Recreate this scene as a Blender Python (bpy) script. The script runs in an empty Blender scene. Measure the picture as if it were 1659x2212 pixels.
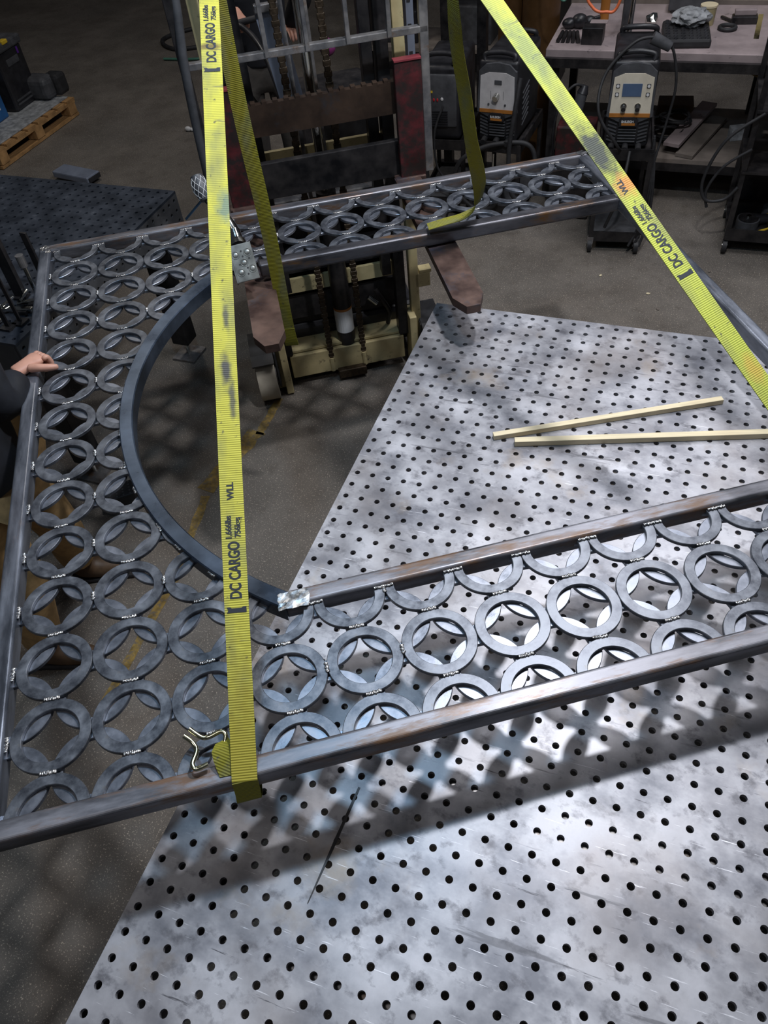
import bpy, bmesh, math, random
from mathutils import Vector, Matrix
random.seed(7)
C = bpy.context.scene.collection
SC = bpy.context.scene
PI = math.pi

# ------------------------------------------------------------------ camera
cam_d = bpy.data.cameras.new('camera'); cam = bpy.data.objects.new('camera', cam_d); C.objects.link(cam)
RIGHT = Vector((0.93975, 0.33109, -0.08511)); DOWN = Vector((0.19588, -0.72556, -0.65969)); FWD = Vector((-0.28017, 0.60327, -0.74670))
cam.matrix_world = Matrix.Translation((0.7734, -2.4095, 2.6042)) @ Matrix((RIGHT, -DOWN, -FWD)).transposed().to_4x4()
cam_d.sensor_fit = 'VERTICAL'; cam_d.sensor_height = 36.0; cam_d.lens = 1676.27 / 2212 * 36; cam_d.clip_start = .02; cam_d.clip_end = 60
SC.camera = cam

# ------------------------------------------------------------------ world, lights, exposure
w = bpy.data.worlds.new('world'); SC.world = w; w.use_nodes = True
bg = w.node_tree.nodes['Background']; bg.inputs[0].default_value = (0.55, 0.62, 0.75, 1); bg.inputs[1].default_value = 0.045
SC.view_settings.view_transform = 'Standard'; SC.view_settings.look = 'None'
SC.view_settings.gamma = 1.0; SC.view_settings.exposure = 0.08; SC.view_settings.use_curve_mapping = False

def area(name, loc, target, size, energy, color, size_y=None):
    d = bpy.data.lights.new(name, 'AREA'); d.energy = energy; d.color = color; d.size = size
    if size_y: d.shape = 'RECTANGLE'; d.size_y = size_y
    o = bpy.data.objects.new(name, d); C.objects.link(o); o.location = loc
    o.rotation_euler = (Vector(target) - Vector(loc)).to_track_quat('-Z', 'Y').to_euler()
    return o
area('lamp_main', (0.66, -0.35, 3.62), (0.66, -0.9, 0.9), 0.13, 55, (0.95, 0.96, 1.0))
area('lamp_blue', (-0.15, -1.0, 3.5), (-0.2, -1.4, 0.9), 0.20, 16, (0.48, 0.74, 1.0))
area('fill_rear', (-0.25, -2.75, 3.6), (0.1, -1.8, 0.9), 0.35, 8, (1.0, 0.95, 0.92))  # unseen fill lamp, added behind the camera to lift the shadows
area('lamp_bay_left', (-3.2, 2.4, 5.0), (-3.0, 2.4, 0), 0.6, 34, (1.0, 0.93, 0.84))
area('lamp_bay_back', (1.2, 3.0, 5.0), (0.8, 2.4, 0), 0.6, 34, (0.92, 0.93, 1.0))
area('fill_mid', (1.0, 1.1, 4.6), (0.9, 0.3, 0), 1.3, 56, (0.97, 0.96, 1.0))  # unseen soft lamp, added to shift the table highlight back and brighten the far end

# ------------------------------------------------------------------ helpers
def setp(o, label=None, cat=None, group=None, kind=None):
    if label: o['label'] = label
    if cat: o['category'] = cat
    if group: o['group'] = group
    if kind: o['kind'] = kind
    return o
def empty(name, loc=(0, 0, 0), rz=0, label=None, cat=None, group=None, parent=None, mw=None):
    o = bpy.data.objects.new(name, None); C.objects.link(o); o.empty_display_size = .05
    if mw is not None: o.matrix_world = mw
    else: o.location = loc; o.rotation_euler = (0, 0, rz)
    if parent: o.parent = parent
    return setp(o, label, cat, group)
def link(name, me, m=None, parent=None, loc=None, rot=None, mw=None):
    o = bpy.data.objects.new(name, me); C.objects.link(o)
    if m is not None and len(me.materials) == 0: me.materials.append(m)
    if parent: o.parent = parent
    if mw is not None: o.matrix_local = mw
    if loc is not None: o.location = loc
    if rot is not None: o.rotation_euler = rot
    return o
def mesh(name, bm, smooth=None):
    bmesh.ops.recalc_face_normals(bm, faces=bm.faces)
    me = bpy.data.meshes.new(name); bm.to_mesh(me); bm.free()
    if smooth:
        for p in me.polygons: p.use_smooth = True
        try: me.set_sharp_from_angle(angle=math.radians(smooth))
        except Exception: pass
    return me
def obj(name, bm, m=None, parent=None, smooth=None, **k):
    return link(name, mesh(name, bm, smooth), m, parent, **k)
def box(bm, c, s, rot=None, bev=0, seg=2):
    r = bmesh.ops.create_cube(bm, size=1)
    M = Matrix.Translation(c) @ (rot.to_4x4() if rot else Matrix()) @ Matrix.Diagonal((*s, 1))
    bmesh.ops.transform(bm, matrix=M, verts=r['verts'])
    if bev:
        es = {e for v in r['verts'] for e in v.link_edges}
        bmesh.ops.bevel(bm, geom=list(es), offset=bev, segments=seg, affect='EDGES', profile=.5)
    return bm
def bx(c, s, rot=None, bev=0, seg=2): return box(bmesh.new(), c, s, rot, bev, seg)
def RZ(a): return Matrix.Rotation(a, 3, 'Z')
def beam(bm, a, b, wd, ht, up=(0, 0, 1), bev=0):
    a, b = Vector(a), Vector(b); d = b - a; x = d.normalized(); u = Vector(up); y = u.cross(x)
    if y.length < 1e-4: y = Vector((0, 1, 0)).cross(x)
    y.normalize(); z = x.cross(y)
    return box(bm, (a + b) / 2, (d.length, wd, ht), Matrix((x, y, z)).transposed(), bev)
def cyl(bm, a, b, r, r2=None, n=16, cap=True):
    a, b = Vector(a), Vector(b); d = b - a
    q = bmesh.ops.create_cone(bm, cap_ends=cap, segments=n, radius1=r, radius2=r if r2 is None else r2, depth=d.length)
    bmesh.ops.transform(bm, matrix=Matrix.Translation((a + b) / 2) @ d.to_track_quat('Z', 'Y').to_matrix().to_4x4(), verts=q['verts'])
    return bm
def ball(bm, c, s, n=12):
    q = bmesh.ops.create_uvsphere(bm, u_segments=n * 2, v_segments=n, radius=1)
    bmesh.ops.transform(bm, matrix=Matrix.Translation(c) @ Matrix.Diagonal((*((s, s, s) if isinstance(s, (int, float)) else s), 1)), verts=q['verts'])
    return bm
def spline(pts, k=8):
    P = [Vector(p) for p in pts]; out = []
    for i in range(len(P) - 1):
        p0 = P[max(i - 1, 0)]; p1 = P[i]; p2 = P[i + 1]; p3 = P[min(i + 2, len(P) - 1)]
        for j in range(k):
            t = j / k
            out.append(.5 * ((2 * p1) + (p2 - p0) * t + (2 * p0 - 5 * p1 + 4 * p2 - p3) * t * t + (3 * p1 - p0 - 3 * p2 + p3) * t ** 3))
    out.append(P[-1]); return out
def tube(bm, pts, r, n=10, smooth=True, k=8, cap=True):
    P = spline(pts, k) if smooth and len(pts) > 2 else [Vector(p) for p in pts]
    up = Vector((0, 0, 1)); rings = []
    prev = None
    for i, p in enumerate(P):
        t = (P[min(i + 1, len(P) - 1)] - P[max(i - 1, 0)]).normalized()
        if prev is None:
            s = t.cross(up)
            if s.length < 1e-3: s = t.cross(Vector((0, 1, 0)))
        else: s = prev - t * prev.dot(t)
        s.normalize(); prev = s; u = s.cross(t)
        rr = r(i / (len(P) - 1)) if callable(r) else r
        rings.append([bm.verts.new(p + (s * math.cos(a) + u * math.sin(a)) * rr) for a in [2 * PI * q / n for q in range(n)]])
    for A, B in zip(rings, rings[1:]):
        for q in range(n): bm.faces.new((A[q], A[(q + 1) % n], B[(q + 1) % n], B[q]))
    if cap: bm.faces.new(rings[0][::-1]); bm.faces.new(rings[-1])
    return bm
def prism(bm, poly, z0, z1, M=None):
    a = [bm.verts.new((x, y, z0)) for x, y in poly]; b = [bm.verts.new((x, y, z1)) for x, y in poly]
    n = len(poly)
    for i in range(n): bm.faces.new((a[i], a[(i + 1) % n], b[(i + 1) % n], b[i]))
    bm.faces.new(a[::-1]); bm.faces.new(b)
    if M: bmesh.ops.transform(bm, matrix=M, verts=a + b)
    return bm
def copy_tree(o, parent=None):
    c = o.copy(); C.objects.link(c); c.parent = parent
    for ch in list(o.children): copy_tree(ch, c)
    return c

# ------------------------------------------------------------------ materials
def mat(name, col, rough=.5, metal=0, var=.12, scale=12, bump=.0, bscale=60, rust=0, rcol=(.22, .085, .03), rscale=9, stretch=(1, 1, 1), spec=.5, rvar=.1, col2=None, extra=None):
    m = bpy.data.materials.new(name); m.use_nodes = True; nt = m.node_tree; N = nt.nodes; L = nt.links
    b = N['Principled BSDF']; b.inputs['Metallic'].default_value = metal; b.inputs['Roughness'].default_value = rough
    b.inputs['Specular IOR Level'].default_value = spec
    tc = N.new('ShaderNodeTexCoord'); mp = N.new('ShaderNodeMapping'); mp.inputs['Scale'].default_value = stretch
    L.new(tc.outputs['Object'], mp.inputs[0])
    n1 = N.new('ShaderNodeTexNoise'); n1.inputs['Scale'].default_value = scale; n1.inputs['Detail'].default_value = 6; n1.inputs['Roughness'].default_value = .6
    L.new(mp.outputs[0], n1.inputs[0])
    r = N.new('ShaderNodeValToRGB'); c2 = col2 or tuple(min(1, c * (1 + var * 2.2)) for c in col)
    r.color_ramp.elements[0].position = .35; r.color_ramp.elements[1].position = .68
    r.color_ramp.elements[0].color = (*[c * (1 - var) for c in col], 1); r.color_ramp.elements[1].color = (*c2, 1)
    L.new(n1.outputs[0], r.inputs[0]); out = r.outputs[0]
    if rust:
        n2 = N.new('ShaderNodeTexNoise'); n2.inputs['Scale'].default_value = rscale; n2.inputs['Detail'].default_value = 8; n2.inputs['Roughness'].default_value = .7
        L.new(mp.outputs[0], n2.inputs[0])
        rr = N.new('ShaderNodeValToRGB'); rr.color_ramp.elements[0].position = .64 - rust * .3; rr.color_ramp.elements[1].position = .74 - rust * .22
        L.new(n2.outputs[0], rr.inputs[0])
        mx = N.new('ShaderNodeMixRGB'); mx.inputs[2].default_value = (*rcol, 1); L.new(rr.outputs[0], mx.inputs[0]); L.new(out, mx.inputs[1]); out = mx.outputs[0]
        ma = N.new('ShaderNodeMath'); ma.operation = 'MULTIPLY_ADD'; ma.inputs[1].default_value = -metal * .8; ma.inputs[2].default_value = metal
        L.new(rr.outputs[0], ma.inputs[0]); L.new(ma.outputs[0], b.inputs['Metallic'])
    if rvar:
        mr = N.new('ShaderNodeMapRange'); mr.inputs['From Min'].default_value = .3; mr.inputs['From Max'].default_value = .7
        mr.inputs['To Min'].default_value = max(.03, rough - rvar); mr.inputs['To Max'].default_value = min(1, rough + rvar)
        L.new(n1.outputs[0], mr.inputs[0]); L.new(mr.outputs[0], b.inputs['Roughness'])
    if bump:
        n3 = N.new('ShaderNodeTexNoise'); n3.inputs['Scale'].default_value = bscale; n3.inputs['Detail'].default_value = 5; L.new(mp.outputs[0], n3.inputs[0])
        bp = N.new('ShaderNodeBump'); bp.inputs['Strength'].default_value = bump; bp.inputs['Distance'].default_value = .003
        L.new(n3.outputs[0], bp.inputs['Height']); L.new(bp.outputs[0], b.inputs['Normal'])
    if extra: out = extra(m, N, L, b, tc, out) or out
    L.new(out, b.inputs['Base Color'])
    return m

def plate_extra(m, N, L, b, tc, out):
    # long fine scratches, dark smudges, brown heat stains
    def layer(scale, rot, sx, lo, hi, colr, fac, out):
        mp = N.new('ShaderNodeMapping'); mp.inputs['Scale'].default_value = sx; mp.inputs['Rotation'].default_value = (0, 0, rot)
        L.new(tc.outputs['Object'], mp.inputs[0])
        n = N.new('ShaderNodeTexNoise'); n.inputs['Scale'].default_value = scale; n.inputs['Detail'].default_value = 5; n.inputs['Roughness'].default_value = .62
        L.new(mp.outputs[0], n.inputs[0])
        r = N.new('ShaderNodeValToRGB'); r.color_ramp.elements[0].position = lo; r.color_ramp.elements[1].position = hi
        r.color_ramp.elements[1].color = (fac, fac, fac, 1); L.new(n.outputs[0], r.inputs[0])
        mx = N.new('ShaderNodeMixRGB'); mx.inputs[2].default_value = (*colr, 1)
        L.new(r.outputs[0], mx.inputs[0]); L.new(out, mx.inputs[1]); return mx.outputs[0], r
    out, _ = layer(5.5, .3, (1, 1.25, 1), .47, .66, (.15, .155, .18), .85, out)
    out, _ = layer(19, .5, (1, 1.2, 1), .54, .68, (.10, .10, .115), .75, out)
    out, _ = layer(2.2, .1, (1, 1, 1), .50, .72, (.30, .26, .24), .5, out)
    out, _ = layer(3.3, .8, (1, 1, 1), .60, .74, (.34, .25, .15), .55, out)
    out, s1 = layer(60, .35, (.16, 3.4, 1), .655, .70, (.95, .95, 1), .7, out)
    out, s2 = layer(60, -.5, (.13, 3.4, 1), .672, .71, (.95, .95, 1), .6, out)
    out, _ = layer(26, 1.3, (.18, 3, 1), .67, .70, (.05, .05, .06), .85, out)
    out, _ = layer(9, 2.2, (.25, 2.6, 1), .64, .68, (.09, .09, .10), .6, out)
    bp = N.new('ShaderNodeBump'); bp.inputs['Strength'].default_value = .06; bp.inputs['Distance'].default_value = .002
    L.new(s1.outputs[0], bp.inputs['Height']); L.new(bp.outputs[0], b.inputs['Normal'])
    return out
M = {}
M['plate'] = mat('worn_steel_plate', (.32, .32, .35), .44, .40, .25, 5, extra=plate_extra, rvar=.10, col2=(.54, .54, .575))
M['plate_side'] = mat('steel_plate_edge', (.10, .10, .105), .6, .4)
M['dark_plate'] = mat('dark_blue_steel_plate', (.055, .065, .085), .38, .6, .25, 9, rust=.1, rcol=(.11, .12, .14))
M['concrete'] = None
def speck(m, N, L, b, tc, out):
    def lay(sc, lo, hi, colr, out, det=2, fac=1):
        n = N.new('ShaderNodeTexNoise'); n.inputs['Scale'].default_value = sc; n.inputs['Detail'].default_value = det
        L.new(tc.outputs['Object'], n.inputs[0]); r = N.new('ShaderNodeValToRGB')
        r.color_ramp.elements[0].position = lo; r.color_ramp.elements[1].position = hi; r.color_ramp.elements[1].color = (fac, fac, fac, 1)
        L.new(n.outputs[0], r.inputs[0]); mx = N.new('ShaderNodeMixRGB'); mx.inputs[2].default_value = (*colr, 1)
        L.new(r.outputs[0], mx.inputs[0]); L.new(out, mx.inputs[1]); return mx.outputs[0]
    out = lay(1.1, .5, .75, (.085, .078, .070), out, 6, .7)
    out = lay(14, .55, .7, (.10, .085, .07), out, 5, .6)
    out = lay(150, .64, .70, (.42, .36, .29), out, 1, .9)
    out = lay(330, .66, .72, (.50, .44, .36), out, 1, .8)
    return out
M['concrete'] = mat('worn_concrete', (.130, .114, .098), .72, 0, .15, 3, bump=.12, bscale=120, extra=speck, col2=(.175, .155, .134), rvar=.14)
M['ring'] = mat('cut_steel_ring', (.080, .088, .108), .42, .58, .25, 24, bump=.04, bscale=160, col2=(.215, .23, .26), rvar=.10, rust=.14, rcol=(.17, .15, .125), rscale=14)
M['ring_low'] = mat('smooth_steel_ring', (.17, .19, .23), .36, .65, .2, 22, bump=.04, bscale=200, col2=(.27, .285, .33), rvar=.10)
M['bar'] = mat('mill_steel_tube', (.095, .096, .108), .42, .58, .25, 22, bump=.05, bscale=120, rust=.50, rcol=(.15, .085, .05), rscale=24, col2=(.27, .27, .30), rvar=.14, stretch=(.22, 1, 1))
M['bar_y'] = mat('mill_steel_tube_long', (.12, .132, .16), .32, .66, .2, 22, bump=.05, bscale=120, rust=.1, rcol=(.13, .10, .09), rscale=26, col2=(.27, .29, .34), rvar=.12, stretch=(1, .22, 1))
M['bar_rust'] = mat('rusty_steel_tube', (.07, .07, .08), .34, .7, .2, 18, bump=.05, rust=.36, rcol=(.13, .065, .02), rscale=14, col2=(.17, .17, .19), stretch=(.3, 1, 1))
M['arch'] = mat('blue_steel_arch', (.062, .086, .128), .32, .72, .22, 9, col2=(.115, .15, .21), rvar=.08)
M['weld'] = mat('fresh_weld', (.40, .40, .42), .25, .9, .35, 120, bump=.6, bscale=220, col2=(.9, .88, .85))
M['wood'] = mat('pale_wood', (.70, .60, .40), .6, 0, .08, 8, stretch=(1, 12, 12))
M['pallet'] = mat('pallet_wood', (.34, .19, .075), .75, 0, .25, 9, bump=.2, stretch=(8, 1, 1))
M['board'] = mat('dusty_board', (.16, .135, .115), .8, 0, .2, 7)
M['cream'] = mat('cream_paint', (.44, .37, .20), .5, 0, .1, 9, rust=.16, rcol=(.05, .04, .03), rscale=24)
M['red'] = mat('worn_red_paint', (.075, .012, .014), .5, .1, .3, 14, rust=.85, rcol=(.022, .014, .013), rscale=12, col2=(.13, .02, .024), bump=.1)
M['fork'] = mat('rust_brown_fork', (.085, .052, .045), .45, .4, .2, 12, rust=.3, rcol=(.05, .05, .065), rscale=8, col2=(.16, .10, .08), bump=.1)
M['carriage'] = mat('brown_carriage', (.045, .028, .020), .5, .4, .3, 9, rust=.3, rcol=(.022, .025, .032), rscale=5, col2=(.075, .045, .03))
M['black_steel'] = mat('black_steel', (.018, .018, .021), .42, .4, .3, 12, col2=(.05, .045, .045))
M['grey_steel'] = mat('grey_worn_bar', (.20, .20, .21), .35, .6, .2, 16, rust=.35, rcol=(.14, .09, .06), rscale=12, col2=(.38, .36, .35))
M['chain'] = mat('oily_chain', (.05, .035, .022), .45, .6, .3, 60)
M['rubber'] = mat('black_rubber', (.020, .020, .022), .6, 0, .2, 20)
M['tyre'] = mat('grey_tyre', (.40, .36, .29), .7, 0, .1, 10)
M['plastic'] = mat('black_plastic', (.018, .018, .021), .4, 0, .25, 12)
M['plastic2'] = mat('dark_grey_plastic', (.06, .062, .068), .5, 0, .2, 14)
M['bluegrey'] = mat('blue_grey_panel', (.22, .25, .32), .35, .3, .1, 6)
M['blue'] = mat('blue_box', (.02, .11, .30), .5, 0, .1, 6)
M['white'] = mat('white_print', (.7, .7, .7), .5, 0, .03)
M['face_white'] = mat('pale_control_panel', (.68, .62, .50), .4, 0, .06, 12)
M['face_grey'] = mat('grey_control_panel', (.62, .60, .60), .35, .1, .08, 12)
M['screen'] = mat('blue_screen', (.085, .13, .22), .15, 0, .05)
M['orange'] = mat('orange_trim', (.42, .16, .03), .45, 0, .08)
M['chrome'] = mat('bright_steel', (.62, .62, .58), .16, 1, .1, 30)
M['ground'] = mat('ground_bright_steel', (.45, .47, .50), .28, .95, .4, 40, col2=(.85, .86, .88), rvar=.12)
M['zinc'] = mat('zinc_hook', (.58, .56, .38), .2, 1, .1, 40)
M['plate_grey'] = mat('grey_clamp_pad', (.22, .23, .22), .38, .7, .1, 20)
M['yellow'] = mat('yellow_plastic', (.62, .42, .03), .5)
M['yline'] = mat('yellow_floor_paint', (.20, .135, .035), .75, 0, .4, 30, rust=.5, rcol=(.13, .112, .09), rscale=40)
M['hose_orange'] = mat('orange_hose', (.75, .17, .06), .4)
M['hose_green'] = mat('green_hose', (.06, .18, .13), .4)
M['skin'] = mat('skin', (.58, .30, .215), .5, 0, .06, 20)
M['jacket'] = mat('black_jacket', (.007, .008, .012), .8, 0, .25, 18, bump=.25, bscale=40)
M['tan'] = mat('tan_work_trousers', (.42, .27, .12), .85, 0, .2, 16, bump=.35, bscale=45)
M['dark_trousers'] = mat('dark_grey_trousers', (.05, .045, .04), .85, 0, .2, 16, bump=.3)
M['boot'] = mat('brown_boot', (.11, .065, .035), .6, 0, .2, 18)
M['hair'] = mat('brown_hair', (.04, .025, .015), .6, 0, .3, 60, bump=.5)
M['eye'] = mat('eye_white', (.7, .7, .68), .2)
M['bench'] = mat('dusty_bench_top', (.33, .27, .27), .6, .1, .12, 6, rust=.1, rcol=(.06, .05, .05), rscale=14)
M['wall'] = mat('dark_wall', (.11, .085, .07), .85, 0, .15, 3)
M['film'] = mat('grey_rag', (.25, .26, .27), .6, 0, .3, 20, bump=.6, bscale=50)
M['glass'] = mat('cloudy_plastic_jar', (.42, .36, .20), .3, 0, .1)
M['bin'] = mat('yellow_bin', (.62, .50, .20), .5)
M['brown_cyl'] = mat('brown_gas_cylinder', (.10, .05, .018), .45, .2, .15, 8)
M['pink'] = mat('magenta_plastic', (.13, .015, .09), .5)
M['redcloth'] = mat('red_plastic', (.5, .02, .03), .5)
M['red_edge'] = mat('red_edge', (.20, .03, .04), .5)

def strap_mat(name, col, dirt, marks=()):
    m = bpy.data.materials.new(name); m.use_nodes = True; nt = m.node_tree; N = nt.nodes; L = nt.links; b = N['Principled BSDF']
    b.inputs['Roughness'].default_value = .75
    uv = N.new('ShaderNodeUVMap'); wv = N.new('ShaderNodeTexWave'); wv.bands_direction = 'Y'; wv.inputs['Scale'].default_value = 63
    L.new(uv.outputs[0], wv.inputs[0]); bp = N.new('ShaderNodeBump'); bp.inputs['Strength'].default_value = .6; bp.inputs['Distance'].default_value = .0012
    L.new(wv.outputs[0], bp.inputs['Height']); L.new(bp.outputs[0], b.inputs['Normal'])
    mr = N.new('ShaderNodeMixRGB'); mr.inputs[1].default_value = (*[c * .74 for c in col], 1); mr.inputs[2].default_value = (*col, 1); L.new(wv.outputs[0], mr.inputs[0])
    out = mr.outputs[0]
    for sc, st, lo, hi, cc, fa in ((16, (1, .35, 1), .46, .74, (.15, .16, .09), dirt), (60, (1, 1, 1), .64, .72, (.05, .05, .05), .8), (3.2, (1, 1, 1), .57, .70, (.10, .14, .11), .75), (40, (.3, 2, 1), .66, .72, (.08, .08, .07), .6)):
        mp = N.new('ShaderNodeMapping'); mp.inputs['Scale'].default_value = st; L.new(uv.outputs[0], mp.inputs[0])
        n = N.new('ShaderNodeTexNoise'); n.inputs['Scale'].default_value = sc; n.inputs['Detail'].default_value = 5; L.new(mp.outputs[0], n.inputs[0])
        r = N.new('ShaderNodeValToRGB'); r.color_ramp.elements[0].position = lo; r.color_ramp.elements[1].position = hi; r.color_ramp.elements[1].color = (fa, fa, fa, 1)
        L.new(n.outputs[0], r.inputs[0]); mx = N.new('ShaderNodeMixRGB'); mx.inputs[2].default_value = (*cc, 1); L.new(r.outputs[0], mx.inputs[0]); L.new(out, mx.inputs[1]); out = mx.outputs[0]
    for (us, vs, ru, rv, cc, fa) in marks:
        mp = N.new('ShaderNodeMapping'); mp.inputs['Location'].default_value = (-us / ru, -vs / rv, 0); mp.inputs['Scale'].default_value = (1 / ru, 1 / rv, 0)
        L.new(uv.outputs[0], mp.inputs[0]); ln_ = N.new('ShaderNodeVectorMath'); ln_.operation = 'LENGTH'; L.new(mp.outputs[0], ln_.inputs[0])
        n = N.new('ShaderNodeTexNoise'); n.inputs['Scale'].default_value = 45; n.inputs['Detail'].default_value = 4; L.new(uv.outputs[0], n.inputs[0])
        ad = N.new('ShaderNodeMath'); ad.operation = 'MULTIPLY_ADD'; ad.inputs[1].default_value = 1.4; L.new(n.outputs[0], ad.inputs[0]); L.new(ln_.outputs['Value'], ad.inputs[2])
        r = N.new('ShaderNodeMapRange'); r.inputs['From Min'].default_value = 1.9; r.inputs['From Max'].default_value = 1.1; r.inputs['To Max'].default_value = fa; L.new(ad.outputs[0], r.inputs['Value'])
        mx = N.new('ShaderNodeMixRGB'); mx.inputs[2].default_value = (*cc, 1); L.new(r.outputs[0], mx.inputs[0]); L.new(out, mx.inputs[1]); out = mx.outputs[0]
    L.new(out, b.inputs['Base Color']); return m
M['strap_oily'] = strap_mat('oily_yellow_webbing', (.50, .55, .075), .75, ((.022, 1.245, .04, .085, (.035, .04, .045), .95), (.035, 1.14, .03, .03, (.60, .20, .06), .8), (.03, .62, .02, .04, (.60, .30, .06), .5), (.025, 1.55, .03, .10, (.16, .20, .10), .7)))
M['strap'] = strap_mat('yellow_webbing', (.60, .56, .07), .75, ((.025, .87, .012, .05, (.04, .04, .07), .9), (.036, .80, .008, .05, (.05, .05, .07), .8), (.030, 1.00, .008, .03, (.05, .05, .07), .8), (.042, 1.29, .022, .05, (.10, .18, .18), .75), (.025, 0, .08, .26, (.30, .24, .02), .65), (.02, 1.75, .04, .012, (.12, .07, .03), .8)))  # the patch at the strap's foot turns its lower end darker gold
M['strap2'] = strap_mat('shaded_grimy_webbing', (.25, .235, .012), .95)  # shade on the hanging strap put into the darker base colour, grime on top
M['ink'] = mat('black_ink', (.02, .025, .035), .7, 0, .1)


# ------------------------------------------------------------------ the setting
def struct(name, bm, m, parent=None, **k): return setp(obj(name, bm, m, parent, **k), kind='structure')
struct('floor', bx((-1.5, 2.0, -.05), (15, 13, .1)), M['concrete'])
struct('wall_left', bx((-8.3, 2.2, 1.6), (.15, 12.6, 3.2)), M['wall'])
struct('wall_back', bx((-1.5, 8.4, 1.6), (13.6, .15, 3.2)), M['wall'])
ln = bmesh.new()
for a, b, wd in (((-1.00, .30), (-.985, .02), .05), ((-1.01, .04), (-1.07, -.40), .10), ((-1.05, -.43), (-.96, -.88), .045), ((-.95, -.9), (-.92, -1.5), .04)):
    d = (Vector(b) - Vector(a)); nrm = Vector((-d.y, d.x)).normalized() * wd / 2; k = 9
    top = [Vector(a) + d * i / k + nrm * random.uniform(.7, 1.15) for i in range(k + 1)]; bot = [Vector(a) + d * i / k - nrm * random.uniform(.7, 1.15) for i in range(k + 1)]
    for i in range(k):
        ln.faces.new([ln.verts.new((p.x, p.y, .0012)) for p in (top[i], top[i + 1], bot[i + 1], bot[i])])
setp(obj('floor_line', ln, M['yline']), 'faded yellow painted line on the concrete inside the arch opening', 'floor marking')

# ------------------------------------------------------------------ welding tables (perforated plates with real holes)
def perforated(x0, x1, y0, y1, p, r, th, n=14, ox=0, oy=0):
    """plate in XY, top at z=0, holes on the grid (ox + i*p, oy + j*p)"""
    bm = bmesh.new(); cache = {}
    def V(x, y, z):
        k = (round(x * 1e5), round(y * 1e5), round(z * 1e5))
        if k not in cache: cache[k] = bm.verts.new((x, y, z))
        return cache[k]
    i0 = math.ceil((x0 - ox + p * .45) / p); i1 = math.floor((x1 - ox - p * .45) / p)
    j0 = math.ceil((y0 - oy + p * .45) / p); j1 = math.floor((y1 - oy - p * .45) / p)
    h = p / 2
    for i in range(i0, i1 + 1):
        for j in range(j0, j1 + 1):
            cx, cy = ox + i * p, oy + j * p
            L = cx - h if i > i0 else x0; Rr = cx + h if i < i1 else x1; B = cy - h if j > j0 else y0; T = cy + h if j < j1 else y1
            inn = [V(cx + r * math.cos(2 * PI * q / n), cy + r * math.sin(2 * PI * q / n), 0) for q in range(n)]
            low = [V(v.co.x, v.co.y, -th) for v in inn]
            cor = [V(Rr, T, 0), V(L, T, 0), V(L, B, 0), V(Rr, B, 0)]
            def cidx(q):
                a = (2 * PI * (q + .5) / n) % (2 * PI); return int(a // (PI / 2)) % 4
            for q in range(n):
                q2 = (q + 1) % n; bm.faces.new((inn[q2], inn[q], low[q], low[q2]))
                c1 = cor[cidx(q)]; bm.faces.new((inn[q], c1, inn[q2]))
                if cidx(q) != cidx(q2): bm.faces.new((inn[q2], c1, cor[cidx(q2)]))
    # outer skirt
    for a, b in (((x0, y0), (x1, y0)), ((x1, y0), (x1, y1)), ((x1, y1), (x0, y1)), ((x0, y1), (x0, y0))):
        bm.faces.new([bm.verts.new((*a, 0)), bm.verts.new((*b, 0)), bm.verts.new((*b, -th)), bm.verts.new((*a, -th))])
    return bm
def finish_plate(bm, name):
    me = bpy.data.meshes.new(name); bm.normal_update(); bm.to_mesh(me); bm.free(); return me
T1 = empty('welding_table', (0, 0, .9), 0, 'large silver perforated steel welding table lying under the ring panel', 'table')
link('table_top', finish_plate(perforated(-.024, 1.526, -3.05, .026, .05, .0083, .012), 'table_top'), M['plate'], T1)
for nm, c, s in (('side_rail', (-.017, -1.51, -.087), (.012, 3.06, .15)), ('side_rail', (1.519, -1.51, -.087), (.012, 3.06, .15)), ('end_rail', (.75, .018, -.087), (1.52, .012, .15)), ('end_rail', (.75, -3.04, -.087), (1.52, .012, .15))):
    obj(nm, bx(c, s), M['plate_side'], T1)
rb = bmesh.new()
for yy in (-.20, -.44, -.87, -1.3, -1.75, -2.2, -2.6): box(rb, (.75, yy, -.075), (1.49, .07, .008)); box(rb, (.75, yy, -.11), (1.49, .008, .07))
box(rb, (.10, -1.5, -.062), (.13, 3.0, .008))
obj('rib_frame', rb, M['grey_steel'], T1)
for x, y in ((.08, -.1), (1.42, -.1), (.08, -2.95), (1.42, -2.95), (.08, -1.5), (1.42, -1.5)):
    obj('leg', bx((x, y, -.5), (.08, .08, .72), bev=.004), M['black_steel'], T1); obj('foot_pad', cyl(bmesh.new(), (x, y, -.9), (x, y, -.86), .045), M['black_steel'], T1)
sl = bmesh.new(); prism(sl, [(.352, -1.825), (.357, -1.826), (.350, -1.95), (.3385, -2.085), (.337, -2.083), (.343, -1.95)], .0003, .0016)  # raised dark strip stands in for the gap at a plate seam
setp(obj('seam_gap', sl, M['black_steel'], loc=(0, 0, .9)), 'thin black tapered seam gap in the welding table near its left edge', 'seam')
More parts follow.
